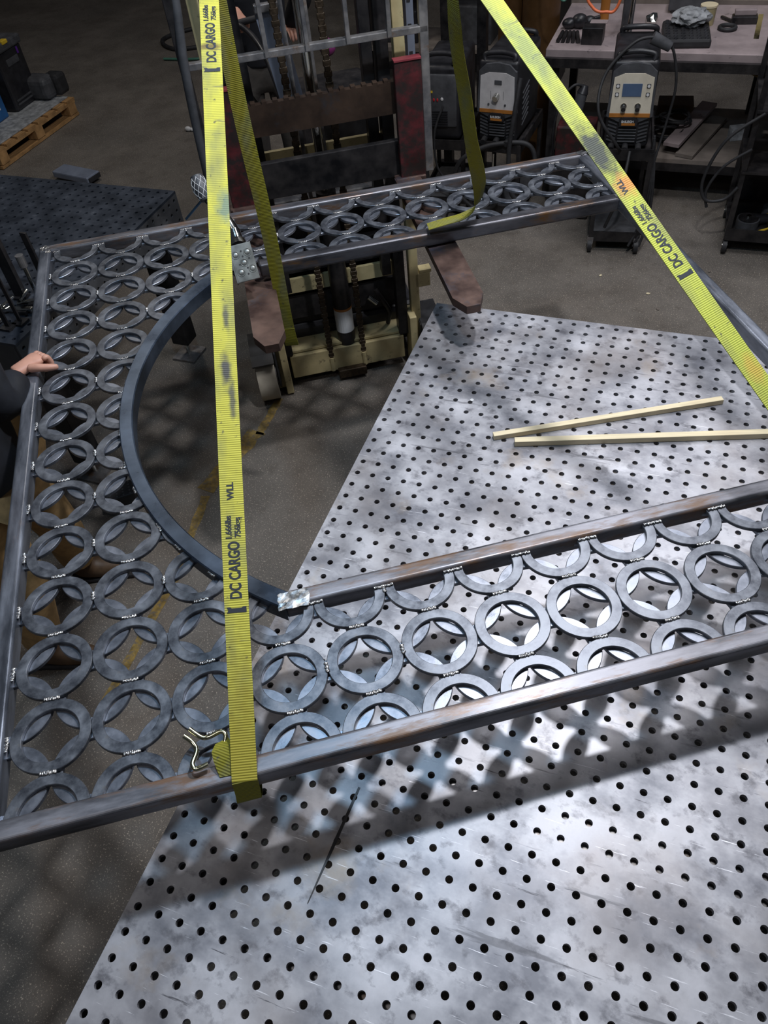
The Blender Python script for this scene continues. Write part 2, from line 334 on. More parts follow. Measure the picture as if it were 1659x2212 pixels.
# welding table 2
T2 = empty('welding_table', (-1.55, .67, .9), 0, 'dark blue perforated steel table at the left behind the panel corner', 'table')
link('table_top', finish_plate(perforated(-2.02, 0, -1.26, 0, .05, .0083, .012, n=8, ox=-.03, oy=-.03), 'table_top'), M['dark_plate'], T2)
sd = bmesh.new()
def side_plate(L, ht, holes):
    bm = perforated(0, L, 0, ht, .05, .009, .012, n=10, ox=.03, oy=.025); return bm
bm = side_plate(1.26, .15, 1)
bmesh.ops.transform(bm, matrix=Matrix(((0, 0, 1, 0), (-1, 0, 0, 0), (0, 1, 0, -.162), (0, 0, 0, 1))), verts=bm.verts)
link('side_rail', finish_plate(bm, 'side_rail2'), M['plate_side'], T2, loc=(0, 0, 0))
obj('end_rail', bx((-1.01, -.006, -.087), (2.0, .012, .15)), M['plate_side'], T2)
obj('end_rail', bx((-1.01, -1.254, -.087), (2.0, .012, .15)), M['plate_side'], T2)
for x, y in ((-.12, -.14), (-1.85, -.14), (-.12, -1.1), (-1.85, -1.1)):
    l = obj('leg', bx((x, y, -.47), (.10, .10, .66), bev=.006), M['black_steel'], T2)
    obj('foot_plate', bx((x, y, -.893), (.14, .14, .012)), M['grey_steel'], l)
    obj('foot_screw', cyl(bmesh.new(), (x, y, -.89), (x, y, -.80), .012), M['chrome'], l)
# things on the left table
def post(x, y, h, wd, label, m='black_steel', tilt=(0, 0)):
    bm = bmesh.new(); beam(bm, (x, y, .9), (x + tilt[0], y + tilt[1], .9 + h), wd, wd * .35, up=(0, 1, 0), bev=.001)
    t = empty('fixture_bar', (0, 0, 0), 0, label, 'steel bar', 'upright bars on the left table')
    obj('bar', bm, M[m], t); obj('base_plate', bx((x, y, .905), (.05, .05, .01)), M[m], t)
post(-1.685, -.195, .24, .030, 'tall thin upright steel bar on the dark table closest to the panel corner')
post(-1.735, -.30, .36, .055, 'widest black upright steel bar on the dark table')
post(-1.62, -.46, .34, .018, 'thin black upright rod on the dark table beside the person\'s shoulder')
post(-1.65, -.50, .34, .022, 'black upright rod nearest the table corner and the person')
ck = empty('clamp_bolt', (-1.70, -.25, .9), 0, 'round steel clamping bolt standing beside the widest black bar', 'clamp')
obj('shaft', cyl(bmesh.new(), (0, 0, 0), (0, 0, .12), .010), M['chrome'], ck); obj('cap', cyl(bmesh.new(), (0, 0, .12), (0, 0, .17), .017), M['grey_steel'], ck)
for i, (x, y, r_, L) in enumerate(((-1.69, -.40, .2, .16), (-1.75, -.47, -.35, .12), (-1.66, -.34, .5, .10))):
    cl = empty('toggle_clamp', (x, y, .9), r_, ['shiny clamp with long flat arm on the dark table by the rods', 'bright crumpled clamp at the left frame edge on the dark table', 'small clamp closest to the panel bar on the dark table'][i], 'clamp')
    obj('arm', bx((0, 0, .018), (L, .022, .012), bev=.003), M['chrome'], cl); obj('handle', cyl(bmesh.new(), (-L * .3, 0, .03), (-L * .3 + .02, .06, .035), .006), M['chrome'], cl)
    obj('base', bx((L * .2, 0, .008), (.05, .04, .016), bev=.002), M['black_steel'], cl)
setp(obj('steel_block', bx((0, 0, .02), (.13, .05, .04), bev=.002), M['grey_steel'], loc=(-2.57, .42, .9), rot=(0, 0, .5)), 'small grey steel block at the left frame edge on the dark table', 'steel block')

# ------------------------------------------------------------------ the ring panel
PM = Matrix(((0.83771, -0.54585, 0.01702, -1.26372), (0.54573, 0.83788, 0.01160, -0.42968), (-0.02059, -0.00043, 0.99979, 1.15315), (0, 0, 0, 1)))
def pw(x, y, z=0): return PM @ Vector((x, y, z))
panel = empty('ring_panel', mw=PM, label='large rectangular steel frame filled with welded rings around an arched opening', cat='steel panel')
ZT, ZB = .011, -.040
def pbar(name, x0, x1, y0, y1, m='bar'): return obj(name, bx(((x0 + x1) / 2, (y0 + y1) / 2, (ZT + ZB) / 2), (x1 - x0, y1 - y0, ZT - ZB), bev=.009, seg=5), M[m], panel)
pbar('frame_bar', -.137, 2.085, -2.083, -2.038)            # front
pbar('frame_bar', -.137, 2.085, .182, .228)                 # back
pbar('frame_bar', -.137, -.092, -2.040, .184, 'bar_y')               # left
pbar('frame_bar', 2.040, 2.085, -2.040, .184, 'bar_y')               # right
pbar('inner_bar', .52, 2.042, -1.702, -1.657)
pbar('inner_bar', .66, 2.042, -.207, -.158, 'bar_rust')
# seam line weld on the left bar's top
# arch
AO = (1.15361, -.93320, .9988); AI = (1.12679, -.93733, .9333)
def cpt(c, a): return (c[0] + c[2] * math.cos(a), c[1] + c[2] * math.sin(a))
bm = bmesh.new(); secs = []
a0, a1 = math.radians(131.5), math.radians(231)
for i in range(65):
    a = a0 + (a1 - a0) * i / 64
    o = Vector(cpt(AO, a)); n_ = Vector(cpt(AI, a)); d = (n_ - o).normalized(); e = .003
    pr = [(o, ZB + e), (o, ZT - e), (o + d * e, ZT), (n_ - d * e, ZT), (n_, ZT - e), (n_, ZB + e), (n_ - d * e, ZB), (o + d * e, ZB)]
    secs.append([bm.verts.new((p.x, p.y, z)) for p, z in pr])
for A, B in zip(secs, secs[1:]):
    for q in range(8): bm.faces.new((A[q], A[(q + 1) % 8], B[(q + 1) % 8], B[q]))
bm.faces.new(secs[0]); bm.faces.new(secs[-1][::-1])
obj('arch_bar', bm, M['arch'], panel, smooth=40)
# rings
PI_ = .168; RO, RI, TH = .0838, .0598, .0095
def ctr(i, j):
    t = j / 11
    return PI_ * i, -.1706 * j + .168 * (.008 * (1 - t) - .004 * t) * i
DEEP = .038
def ok(x, y):
    if x < -.092 - DEEP or y > .182 + DEEP or y < -2.038 - DEEP or x > 2.04 + DEEP: return False
    if -1.657 - .045 + DEEP < y < -.207 + .045 - DEEP + .0:
        if (x - AO[0]) ** 2 + (y - AO[1]) ** 2 < (AO[2] - DEEP) ** 2: return False
        if x > 1.0: return False
    return True
def keep(x, y):
    # inside the rectangle but outside the D shaped opening
    if not (-.092 - DEEP < x < 2.04 + DEEP and -2.038 - DEEP < y < .182 + DEEP): return False
    in_band = (-1.702 + DEEP) < y < (-.158 - DEEP)
    if in_band and (x > 1.15 or math.hypot(x - AO[0], y - AO[1]) < AO[2] - DEEP): return False
    return True
ring_full = None; NS = 72
def ring_mesh(cx, cy, ztop):
    fl = []
    for q in range(NS):
        aa = (2 * PI * q / NS, 2 * PI * (q + 1) / NS)
        fl.append(all(keep(cx + r_ * math.cos(a), cy + r_ * math.sin(a)) for a in aa for r_ in (RO, RI)))
    if not any(fl): return None
    bm = bmesh.new(); ch = .0013
    prof = [(RI + ch, 0), (RO - ch, 0), (RO, -ch), (RO, -TH), (RI, -TH), (RI, -ch)]
    vs = [[bm.verts.new((r_ * math.cos(2 * PI * q / NS), r_ * math.sin(2 * PI * q / NS), z)) for r_, z in prof] for q in range(NS)]
    for q in range(NS):
        if fl[q]:
            A, B = vs[q], vs[(q + 1) % NS]
            for k in range(6): bm.faces.new((A[k], A[(k + 1) % 6], B[(k + 1) % 6], B[k]))
    bmesh.ops.delete(bm, geom=[v for v in bm.verts if not v.link_faces], context='VERTS')
    return bm, all(fl), sum(fl)
full = {}
def add_ring(name, cx, cy, z):
    r = ring_mesh(cx, cy, z)
    if not r or r[2] < 5: return
    bm, isf, n = r
    if isf and name in full: bm.free(); me = full[name]
    else:
        me = mesh(name, bm)
        if isf: full[name] = me
    link(name, me, M['ring' if name == 'upper_ring' else 'ring_low'], panel, loc=(cx, cy, z), rot=(0, 0, 0 if not isf else random.randrange(12) * PI / 6))
for j in range(-1, 13):
    for i in range(0, 13):
        x, y = ctr(i, j); add_ring('upper_ring', x, y, 0)
for j in range(-1, 13):
    for i in range(-1, 13):
        x, y = ctr(i + .5, j + .5); add_ring('lower_ring', x, y, -TH - .0015)
# weld beads (a rippled seam), shared mesh, many copies
def bead_mesh(L, wd, n, seed):
    rnd = random.Random(seed); bm = bmesh.new()
    for k in range(n):
        t = (k + .5) / n - .5; ball(bm, (t * L, rnd.uniform(-.001, .001), rnd.uniform(-.0004, .0012)), (L / n * .78, wd * 1.25 * rnd.uniform(.75, 1.15), wd * rnd.uniform(.5, .8)), 4)
    return mesh('weld_bead', bm, 80)
BM = [bead_mesh(.034, .0040, 9, s) for s in range(3)]; BT = [bead_mesh(.024, .0042, 7, s + 9) for s in range(3)]
def inside(x, y, m_=0): return keep(x, y) and -.09 < x < 2.04 and -2.036 < y < .18 and not (-1.702 < y < -.158 and math.hypot(x - AO[0], y - AO[1]) < AO[2]) and not (-1.702 < y < -.158 and x > 1.1)
nb = 0
def bead(x, y, a, z=.0008, big=True):
    global nb
    nb += 1; link('weld_bead', random.choice(BM if big else BT), M['weld'], panel, loc=(x, y, z), rot=(random.uniform(-.1, .1), 0, a + random.uniform(-.05, .05)))
for j in range(-1, 13):
    for i in range(0, 13):
        x, y = ctr(i, j); x2, y2 = ctr(i, j + 1); x3, y3 = ctr(i + 1, j)
        if inside(x, (y + y2) / 2) and j < 12: bead((x + x2) / 2, (y + y2) / 2, 0)
        if i < 12 and inside((x + x3) / 2, y) and random.random() < .6 and (i < 5 or j < 0): bead((x + x3) / 2, y, PI / 2, big=False)
for j in range(0, 12): bead(-.0885, ctr(0, j)[1], PI / 2)
for i in range(0, 13):
    x = ctr(i, -1)[0]
    for s_ in (-1, 1):
        xx = x + s_ * .073
        if -.08 < xx < 2.03: bead(xx, .1805, 0, big=False)
        if xx > .56: bead(xx, -1.7035, 0, .0025, big=False)
        if xx > .70 and xx < 2.03: pass
for a in range(134, 229, 7):
    p_ = cpt((AO[0], AO[1], AO[2] + .001), math.radians(a + random.uniform(-2, 2)))
    if p_[1] < -.23 and p_[1] > -1.75: link('weld_bead', random.choice(BT), M['weld'], panel, loc=(*p_, .0005), rot=(0, 0, math.radians(a + 90)))
# corner welds ground bright
for (x, y, sx, sy, a) in ((.545, -1.688, .075, .048, .0), (-.115, .205, .03, .03, .5), (2.062, .205, .04, .035, .4), (2.05, -.185, .04, .03, 0), (-.10, .175, .02, .02, 0)):
    bm = bmesh.new(); bmesh.ops.create_grid(bm, x_segments=7, y_segments=5, size=.5)
    for v in bm.verts: v.co = Vector((v.co.x * sx * random.uniform(.85, 1.1), v.co.y * sy * random.uniform(.9, 1.08), random.uniform(0, .0012)))
    link('corner_weld', mesh('corner_weld', bm), M['ground'], panel, loc=(x, y, ZT + .0004), rot=(0, 0, a))

# ------------------------------------------------------------------ straps
def ribbon(pts, wdir, wd=.0495, th=.0022, k=10, smooth=True):
    """pts: centre line; wdir: list of width directions (or one)"""
    n0 = len(pts); P = spline(pts, k) if smooth and n0 > 2 else [Vector(p) for p in pts]
    if not smooth or n0 <= 2:
        Q = []; 
        for a, b in zip(P, P[1:]):
            m_ = max(1, int((b - a).length / .03))
            for q in range(m_): Q.append(a.lerp(b, q / m_))
        Q.append(P[-1]); P = Q
    WD = wdir if isinstance(wdir, list) else [wdir] * n0
    bm = bmesh.new(); uvl = bm.loops.layers.uv.new('UVMap'); rows = []; s = 0
    for i, p in enumerate(P):
        t = (P[min(i + 1, len(P) - 1)] - P[max(i - 1, 0)]).normalized()
        f_ = i / (len(P) - 1) * (n0 - 1); a = min(int(f_), n0 - 2); wv = Vector(WD[a]).lerp(Vector(WD[a + 1]), f_ - a)
        wv = (wv - t * wv.dot(t)).normalized(); nn = t.cross(wv)
        if i: s += (p - P[i - 1]).length
        rows.append(([bm.verts.new(p + wv * sx * wd / 2 + nn * sz * th / 2) for sx, sz in ((-1, 1), (1, 1), (1, -1), (-1, -1))], s))
    us = (0, wd, wd, 0)
    for (A, s0), (B, s1) in zip(rows, rows[1:]):
        for q in range(4):
            q2 = (q + 1) % 4; fc = bm.faces.new((A[q], A[q2], B[q2], B[q]))
            for lp, (u_, v_) in zip(fc.loops, ((us[q], s0), (us[q2], s0), (us[q2], s1), (us[q], s1))): lp[uvl].uv = (u_, v_)
    bm.faces.new(rows[0][0]); bm.faces.new(rows[-1][0][::-1])
    return bm
def text_mesh(txt, size, sx=1):
    cu = bpy.data.curves.new('t', 'FONT'); cu.body = txt; cu.size = size; cu.extrude = .0002; cu.offset = size * .03; cu.align_x = 'LEFT'; cu.align_y = 'CENTER'
    o = bpy.data.objects.new('t', cu); C.objects.link(o); bpy.context.view_layer.update()
    me = bpy.data.meshes.new_from_object(o.evaluated_get(bpy.context.evaluated_depsgraph_get())); bpy.data.objects.remove(o)
    for v in me.vertices: v.co.x *= sx
    me.name = 'print'; return me
H1 = Vector((-.520, -.265, 2.11)); CAMP = Vector((0.7734, -2.4095, 2.6042))
H1l = PM.inverted() @ H1
H2 = Vector((.095, -.172, 2.11))
def strap_print(strap, a, b, wdir, d0, grp):
    """print groups along the strap from anchor a towards b; d0 = distances of the arrow block"""
    a, b = Vector(a), Vector(b); t = (b - a).normalized(); wv = (Vector(wdir) - t * Vector(wdir).dot(t)).normalized(); n = t.cross(wv)
    if n.dot(CAMP - a) < 0: n = -n
    yv = n.cross(t)
    for d in d0:
        def put(me, along, across, nm):
            mm = Matrix((t, yv, n)).transposed().to_4x4(); mm.translation = a + t * (d + along) + yv * across + n * .0016
            link(nm, me, M['ink'], strap, mw=mm)
        bm = bmesh.new(); prism(bm, [(-.006, -.020), (.006, -.020), (.006, -.013), (.0035, -.010), (.0035, .010), (.006, .013), (.006, .020), (0, .017), (-.006, .020)], 0, .0004)
        put(mesh('print_mark', bm), 0, 0, 'print_mark')
        put(text_mesh('DC CARGO', .033, .70), .022, -.001, 'printed_text')
        put(text_mesh('1,666lbs', .0175, .9), .148, .009, 'printed_text'); put(text_mesh('756kgs', .0175, .9), .152, -.010, 'printed_text')
        put(text_mesh('WLL', .020, .95), .235, .002, 'printed_text')
# strap A: long bright strap, front bar (left) up to H1
xA = .385
e1 = (PM.to_3x3() @ Vector((1, 0, 0)))
A0 = pw(xA, -2.088, ZT - .002)
sA = empty('strap', label='long bright yellow cargo strap with black print rising from the front bar', cat='strap')
obj('webbing', ribbon([A0, H1], e1, smooth=False), M['strap'], sA)
obj('bottom_loop', ribbon([A0 + Vector((0, 0, .0)), pw(xA - .002, -2.092, -.03), pw(xA - .006, -2.094, -.066), pw(xA - .004, -2.070, -.078), pw(xA, -2.04, -.060), pw(xA - .004, -2.028, -.030)], [e1] * 6, k=5), M['strap2'], sA)
strap_print(sA, A0, H1, e1, (.335, 1.68), 0)
sB = empty('strap', label='shade-darkened grimy yellow strap hanging in front of the left fork, end folded', cat='strap')
eB = Vector((.93, .36, 0))
obj('webbing', ribbon([H1, Vector((-.524, -.268, 1.7)), Vector((-.518, -.262, 1.3)), Vector((-.522, -.264, .95)), Vector((-.52, -.26, .83))], [Vector((.70, .714, 0)), Vector((.75, .66, 0)), Vector((.93, .36, 0)), Vector((.93, .3, 0)), Vector((.93, .36, 0))]), M['strap2'], sB)
obj('folded_end', ribbon([Vector((-.52, -.262, .83)), Vector((-.519, -.266, .86)), Vector((-.519, -.268, .91))], [eB] * 3, k=3), M['strap2'], sB)
sC = empty('strap', label='slack yellow strap curving down onto the rings in front of the welders', cat='strap')
obj('webbing', ribbon([H2, (.125, -.2, 1.97), (.114, -.131, 1.84), (.112, -.05, 1.69), (.109, .033, 1.52), (.106, .139, 1.35), (.093, .205, 1.26), (.078, .222, 1.205), (.041, .180, 1.178), (-.02, .140, 1.170), (-.075, .112, 1.160)],
    [Vector(v) for v in ((.6, -.8, 0), (.75, -.6, 0), (.85, -.5, .0), (.93, -.35, 0), (.95, -.3, 0), (.85, .3, .3), (.5, .75, .2), (.2, .9, .0), (-.3, .95, 0), (-.4, .9, 0), (-.3, .9, 0))], k=8), M['strap2'], sC)
D0 = pw(1.85, -2.088, ZT - .002)
sD = empty('strap', label='yellow cargo strap running to the right edge with a dark oily patch', cat='strap')
obj('webbing', ribbon([D0, H2], e1, smooth=False), M['strap_oily'], sD)
obj('bottom_loop', ribbon([D0, pw(1.85, -2.092, -.03), pw(1.85, -2.094, -.06), pw(1.85, -2.06, -.07), pw(1.85, -2.03, -.05)], [e1] * 5, k=5), M['strap2'], sD)
strap_print(sD, D0, H2, e1, (.885,), 0)
hk = []
for P_, lb in ((H1, 'hoist hook and chain above the left pair of straps'), (H2, 'hoist hook and chain above the right pair of straps')):
    h = empty('hoist_hook', P_, 0, lb, 'hook')
    bm = bmesh.new(); tube(bm, [(0, 0, .06), (.03, 0, .03), (.03, 0, 0), (0, 0, -.012), (-.03, 0, 0), (-.025, 0, .02)], .007); obj('hook', bm, M['black_steel'], h, smooth=60)
    bm = bmesh.new(); cyl(bm, (0, 0, .06), (0, 0, 1.0), .005, n=8); obj('chain', bm, M['chain'], h)

# wire hook on a stub of webbing (left strap end)
wh = empty('wire_hook', pw(.325, -2.02, .02), 0, 'double wire hook on a short webbing stub lying on the rings at the front bar', 'hook')
ih = wh.matrix_basis
def hp(x, y, z): return Vector((x, y, z)) - wh.location
for pts in ([(.056, -1.916, 1.190), (.083, -1.921, 1.180), (.098, -1.915, 1.178), (.117, -1.899, 1.182), (.130, -1.903, 1.180), (.133, -1.918, 1.175)],
            [(.052, -1.932, 1.188), (.073, -1.937, 1.180), (.087, -1.949, 1.176), (.092, -1.975, 1.176), (.104, -1.981, 1.174), (.121, -1.965, 1.174)]):
    bm = bmesh.new(); tube(bm, [hp(*p) for p in pts], .0050, n=12); obj('wire', bm, M['zinc'], wh, smooth=60)
bm = bmesh.new(); uvl = bm.loops.layers.uv.new('UVMap')
st_rows = [((.118, -1.926, 1.180), (.137, -1.905, 1.180)), ((.120, -1.944, 1.183), (.151, -1.916, 1.183)), ((.130, -1.958, 1.176), (.170, -1.934, 1.176)), ((.150, -1.978, 1.160), (.19, -1.955, 1.160))]
vv = [[bm.verts.new(hp(*p)) for p in r_] + [bm.verts.new(hp(p[0], p[1], p[2] - .003)) for p in r_[::-1]] for r_ in st_rows]
for A, B in zip(vv, vv[1:]):
    for q in range(4): bm.faces.new((A[q], A[(q + 1) % 4], B[(q + 1) % 4], B[q]))
bm.faces.new(vv[0]); bm.faces.new(vv[-1])
for fc in bm.faces:
    for lp in fc.loops: lp[uvl].uv = (lp.vert.co.x, lp.vert.co.y)
obj('webbing_stub', bm, M['strap2'], wh)

# clamp hanging over the arm's left end
ct = empty('screw_clamp', (-.60, -.34, 1.23), 0, 'screw clamp with dimpled square pad and netted grip gripping the back arm', 'clamp')
def cp(x, y, z): return Vector((x, y, z)) - ct.location
PC = Vector((-.598, -.331, 1.215)); zz = Vector((.461, -.652, .602)).normalized(); yy = Vector((-.371, .474, .798)).normalized(); xx = yy.cross(zz)
Rm = Matrix((xx, yy, zz)).transposed()
pad = obj('pad_plate', bx((0, 0, 0), (.078, .125, .008), bev=.002), M['plate_grey'], ct, loc=cp(*PC), rot=Rm.to_euler())
for (u_, v_) in ((-.022, .0285), (.020, .0304), (0, -.0016), (-.0187, -.031), (.0226, -.0259)):
    bm = bmesh.new(); tube(bm, [(u_ + .0125 * math.cos(a), v_ + .0125 * math.sin(a), .0042) for a in [2 * PI * q / 16 for q in range(17)]], .0016, n=6, smooth=False)
    ball(bm, (u_, v_, .003), (.0108, .0108, .003), 6); obj('dimple', bm, M['plate_grey'], pad, smooth=60)
for (u_, v_) in ((0, .038), (.001, .020), (.021, .010), (-.016, -.004), (.007, -.020), (.004, -.040)):
    obj('pin_hole', cyl(bmesh.new(), (u_, v_, .0036), (u_, v_, .0048), .0032, n=10), M['rubber'], pad)
obj('pad_flange', bx((-.040, 0, -.018), (.004, .125, .044)), M['plate_grey'], pad)
obj('pad_back', bx((0.0, -.01, -.030), (.06, .09, .05), bev=.004), M['black_steel'], pad)
c0 = Vector((-.652, -.262, 1.243)); c1 = Vector((-.672, -.235, 1.275)); c2 = Vector((-.695, -.222, 1.31)); g0 = Vector((-.771, -.208, 1.36)); g1 = Vector((-.812, -.170, 1.425))
Lc = -ct.location
bm = bmesh.new(); cyl(bm, PC.lerp(c0, .75) + Lc, c0 + Lc, .032, n=20); cyl(bm, c0 + Lc, c1 + Lc, .026, .022, n=20); cyl(bm, c1 + Lc, c2 + Lc, .019, .014, n=18); obj('collar', bm, M['chrome'], ct, smooth=40)
obj('spindle', cyl(bmesh.new(), c2 + Lc, g0 + Lc, .008, n=12), M['black_steel'], ct, smooth=40)
ax = (g1 - g0).normalized(); gl = (g1 - g0).length
def gr_(t): return .012 + .016 * math.sin(min(1, .12 + t * .95) * PI * .80)
bm = bmesh.new(); tube(bm, [g0 + Lc + ax * gl * q / 6 for q in range(7)], gr_, n=18); obj('grip', bm, M['plastic2'], ct, smooth=60)
bm = bmesh.new(); px_ = Vector((1, 0, 0)).cross(ax).normalized(); py_ = ax.cross(px_)
for q in range(8):
    for s_ in (1, -1):
        pts = []
        for k_ in range(12):
            t_ = .08 + .84 * k_ / 11; a = q * 2 * PI / 8 + s_ * t_ * 2.2
            pts.append(g0 + Lc + ax * gl * t_ + (px_ * math.cos(a) + py_ * math.sin(a)) * (gr_(t_) + .0006))
        tube(bm, pts, .0009, n=4, smooth=False)
obj('grip_netting', bm, M['white'], ct)
obj('tommy_bar', cyl(bmesh.new(), Vector((-.760, -.205, 1.385)) + Lc, Vector((-.916, -.153, 1.25)) + Lc, .0045, n=10), mat('blued_rod', (.10, .22, .36), .2, .8), ct, smooth=40)

# wooden sticks on the table
def stick(a, b, wd, ht, label):
    a, b = Vector(a), Vector(b); d = b - a; bm = bmesh.new(); box(bm, (d.length / 2, 0, ht / 2), (d.length, wd, ht), bev=.0008, seg=1)
    setp(obj('wooden_stick', bm, M['wood'], loc=a, rot=(0, math.atan2(-d.z, d.xy.length) , math.atan2(d.y, d.x))), label, 'stick', 'wooden sticks on the perforated table')
stick((.366, -.650, .9005), (1.022, -.312, .9005), .020, .018, 'shorter pale square wooden stick slanting up to the right on the table')
stick((.436, -.660, .9005), (1.30, -.396, .9005), .022, .020, 'longer pale wooden stick lying level and running off the right edge')
setp(obj('white_disc', cyl(bmesh.new(), (0, 0, 0), (0, 0, .001), .006, n=20), M['white'], loc=(.253, -.488, .9003)), 'tiny white round dot on the silver table', 'disc')

# ------------------------------------------------------------------ pallet stacker (frame: r across, b back, z up)
RX = Vector((.85528, .51817, 0)); BY = Vector((-.51817, .85528, 0)); F0 = Vector((-.3225, -.051, 0))
SM = Matrix((RX, BY, Vector((0, 0, 1)))).transposed().to_4x4(); SM.translation = F0
st = empty('pallet_stacker', mw=SM, label='cream and black pallet stacker with red-shanked forks behind the panel', cat='forklift')
def so(name, bm, m, parent=None, **k): return obj(name, bm, M[m], parent or st, **k)
for s_ in (-1, 1):
    fk_ = bmesh.new(); r0 = .347 * s_
    prism(fk_, [(r0 - .054, .60), (r0 - .054, -.34), (r0 - .022, -.405), (r0 + .026, -.405), (r0 + .054, -.34), (r0 + .054, .60)], 1.048, 1.078)
    fb = so('fork_blade', fk_, 'fork')
    fr = .375 if s_ > 0 else -.345
    so('fork_shank', bx((fr, .605, 1.29), (.107, .035, .47), bev=.004), 'red')
    so('shank_cap', bx((fr, .603, 1.529), (.107, .04, .006)), 'red_edge')
    so('fork_heel', bx(((fr + r0) / 2, .60, 1.063), (.13, .05, .035), bev=.004), 'fork')
# carriage
cb = bmesh.new(); pl = [(-.31, 1.325), (.33, 1.325)]; xx_ = .33; up = True; k_ = 0
while xx_ > -.31:
    z = 1.452 if k_ % 2 else 1.444
    pl.append((xx_, z)); xx_ -= (.026 if k_ % 2 == 0 else .018); xx_ = max(xx_, -.31); pl.append((xx_, z)); k_ += 1
a = [cb.verts.new((x, .63, z)) for x, z in pl]; b_ = [cb.verts.new((x, .66, z)) for x, z in pl]
for i in range(len(pl)): cb.faces.new((a[i], a[(i + 1) % len(pl)], b_[(i + 1) % len(pl)], b_[i]))
cb.faces.new(a); cb.faces.new(b_[::-1]); so('carriage_plate', cb, 'carriage')
so('carriage_rail', bx((0, .645, 1.143), (.66, .03, .150), bev=.003), 'black_steel')
# backrest
so('backrest_rail', bx((0, .62, 1.617), (.93, .03, .024), bev=.003), 'grey_steel')
for r_ in (-.30, -.146, .006, .160, .316): so('backrest_bar', bx((r_, .61, 1.94), (.016, .028, .66), bev=.002), 'grey_steel')
so('backrest_rail', bx((0, .62, 2.27), (.93, .03, .024), bev=.003), 'grey_steel')
so('backrest_post', bx((.449, .62, 1.68), (.034, .03, 1.20), bev=.003), 'grey_steel')
so('backrest_post', bx((-.452, .62, 1.78), (.034, .03, 1.00), bev=.003), 'black_steel')
bm = bmesh.new(); tube(bm, [(-.40, .66, 2.2), (-.425, .62, 1.83), (-.448, .60, 1.64), (-.462, .60, 1.40), (-.47, .62, 1.1)], .017); so('side_guard', bm, 'plastic2', smooth=60)
# mast
for s_ in (-1, 1):
    so('mast_post', bx((.372 * s_ + .0, .735, 1.02), (.045, .05, 2.0), bev=.003), 'cream')
    so('mast_channel', bx((.305 * s_, .755, 1.25), (.05, .07, 2.1), bev=.003), 'black_steel')
    so('inner_mast', bx((.245 * s_, .76, 1.5), (.045, .06, 1.9), bev=.003), 'black_steel')
so('cross_member', bx((0, .80, 1.164), (.60, .02, .06)), 'cream')
so('cross_member', bx((0, .83, .53), (.60, .02, .075)), 'cream')
so('cross_member', bx((0, .86, .40), (.60, .04, .13)), 'black_steel')
so('cross_member', bx((0, .84, .66), (.60, .04, .12)), 'black_steel')
so('base_beam', bx((0, .745, .125), (.60, .05, .135), bev=.004), 'cream')
so('base_deck', bx((0, .84, .205), (.62, .20, .012)), 'cream')
so('lift_cylinder', cyl(bmesh.new(), (0.01, .77, .05), (.01, .77, 1.0), .045, n=24), 'black_steel', smooth=40)
so('lift_rod', cyl(bmesh.new(), (0.01, .77, 1.0), (.01, .77, 1.9), .022, n=18), 'chrome', smooth=40)
so('cylinder_foot', bx((.01, .75, .045), (.15, .13, .05), bev=.006), 'chain')
bm = bmesh.new(); cyl(bm, (.01, .77, .27), (.01, .77, .40), .0458, n=24, cap=False); dl = so('warning_label', bm, 'white')
so('label_band', cyl(bmesh.new(), (.01, .77, .395), (.01, .77, .408), .0462, n=24, cap=False), 'orange', dl)
# chains: links as short plates (one part each run)
for r_ in (-.088, .083):
    bm = bmesh.new(); z = .12; k_ = 0
    while z < 2.2:
        box(bm, (r_, .725, z), (.024 if k_ % 2 else .032, .012, .024), bev=.003, seg=1); z += .020; k_ += 1
    setp(so('lift_chain', bm, 'chain'), kind='stuff')
    bm = bmesh.new(); cyl(bm, (r_, .725, .06), (r_, .725, .14), .014, n=10); so('chain_anchor', bm, 'cream')
    so('channel_strip', bx((r_ + (.03 if r_ < 0 else -.05), .775, 1.45), (.016, .02, 1.5)), 'grey_steel')
# wheels and outriggers
for s_ in (-1, 1):
    wx = -.432 if s_ < 0 else .445
    wh_ = so('front_wheel', cyl(bmesh.new(), (wx - .05, .70, .125), (wx + .045, .70, .125), .125, n=32), 'tyre', smooth=40)
    so('wheel_hub', cyl(bmesh.new(), (wx - .054, .70, .125), (wx + .05, .70, .125), .075, n=24), 'black_steel', wh_, smooth=40)
    bm = bmesh.new(); prism(bm, [(.60, .265), (.66, .285), (.86, .285), (.95, .22), (.95, .20), (.84, .265), (.68, .265), (.61, .25)], wx - .06, wx + .05, Matrix(((0, 0, 1, 0), (1, 0, 0, 0), (0, 1, 0, 0), (0, 0, 0, 1))))
    so('wheel_guard', bm, 'rubber')
    so('guard_side', bx((wx + (.058 if s_ < 0 else -.06), .78, .17), (.012, .24, .22), bev=.01), 'rubber')
    so('outrigger', bx((.345 * s_ if s_ > 0 else -.332, .72, .17), (.036, .12, .32), bev=.004), 'cream')
so('control_lever', bx((.415, .74, .50), (.075, .06, .075), bev=.003), 'cream')
so('lever_clamp', bx((.43, .735, .545), (.06, .05, .018), bev=.002), 'cream')
bm = bmesh.new(); tube(bm, [(.19, .80, .44), (.22, .78, .38), (.25, .80, .30), (.24, .82, .22)], .012); so('hydraulic_hose', bm, 'black_steel', smooth=60)
bm = bmesh.new(); cyl(bm, (.15, .81, .40), (.19, .80, .36), .014, n=12); so('hose_fitting', bm, 'chrome', smooth=40)
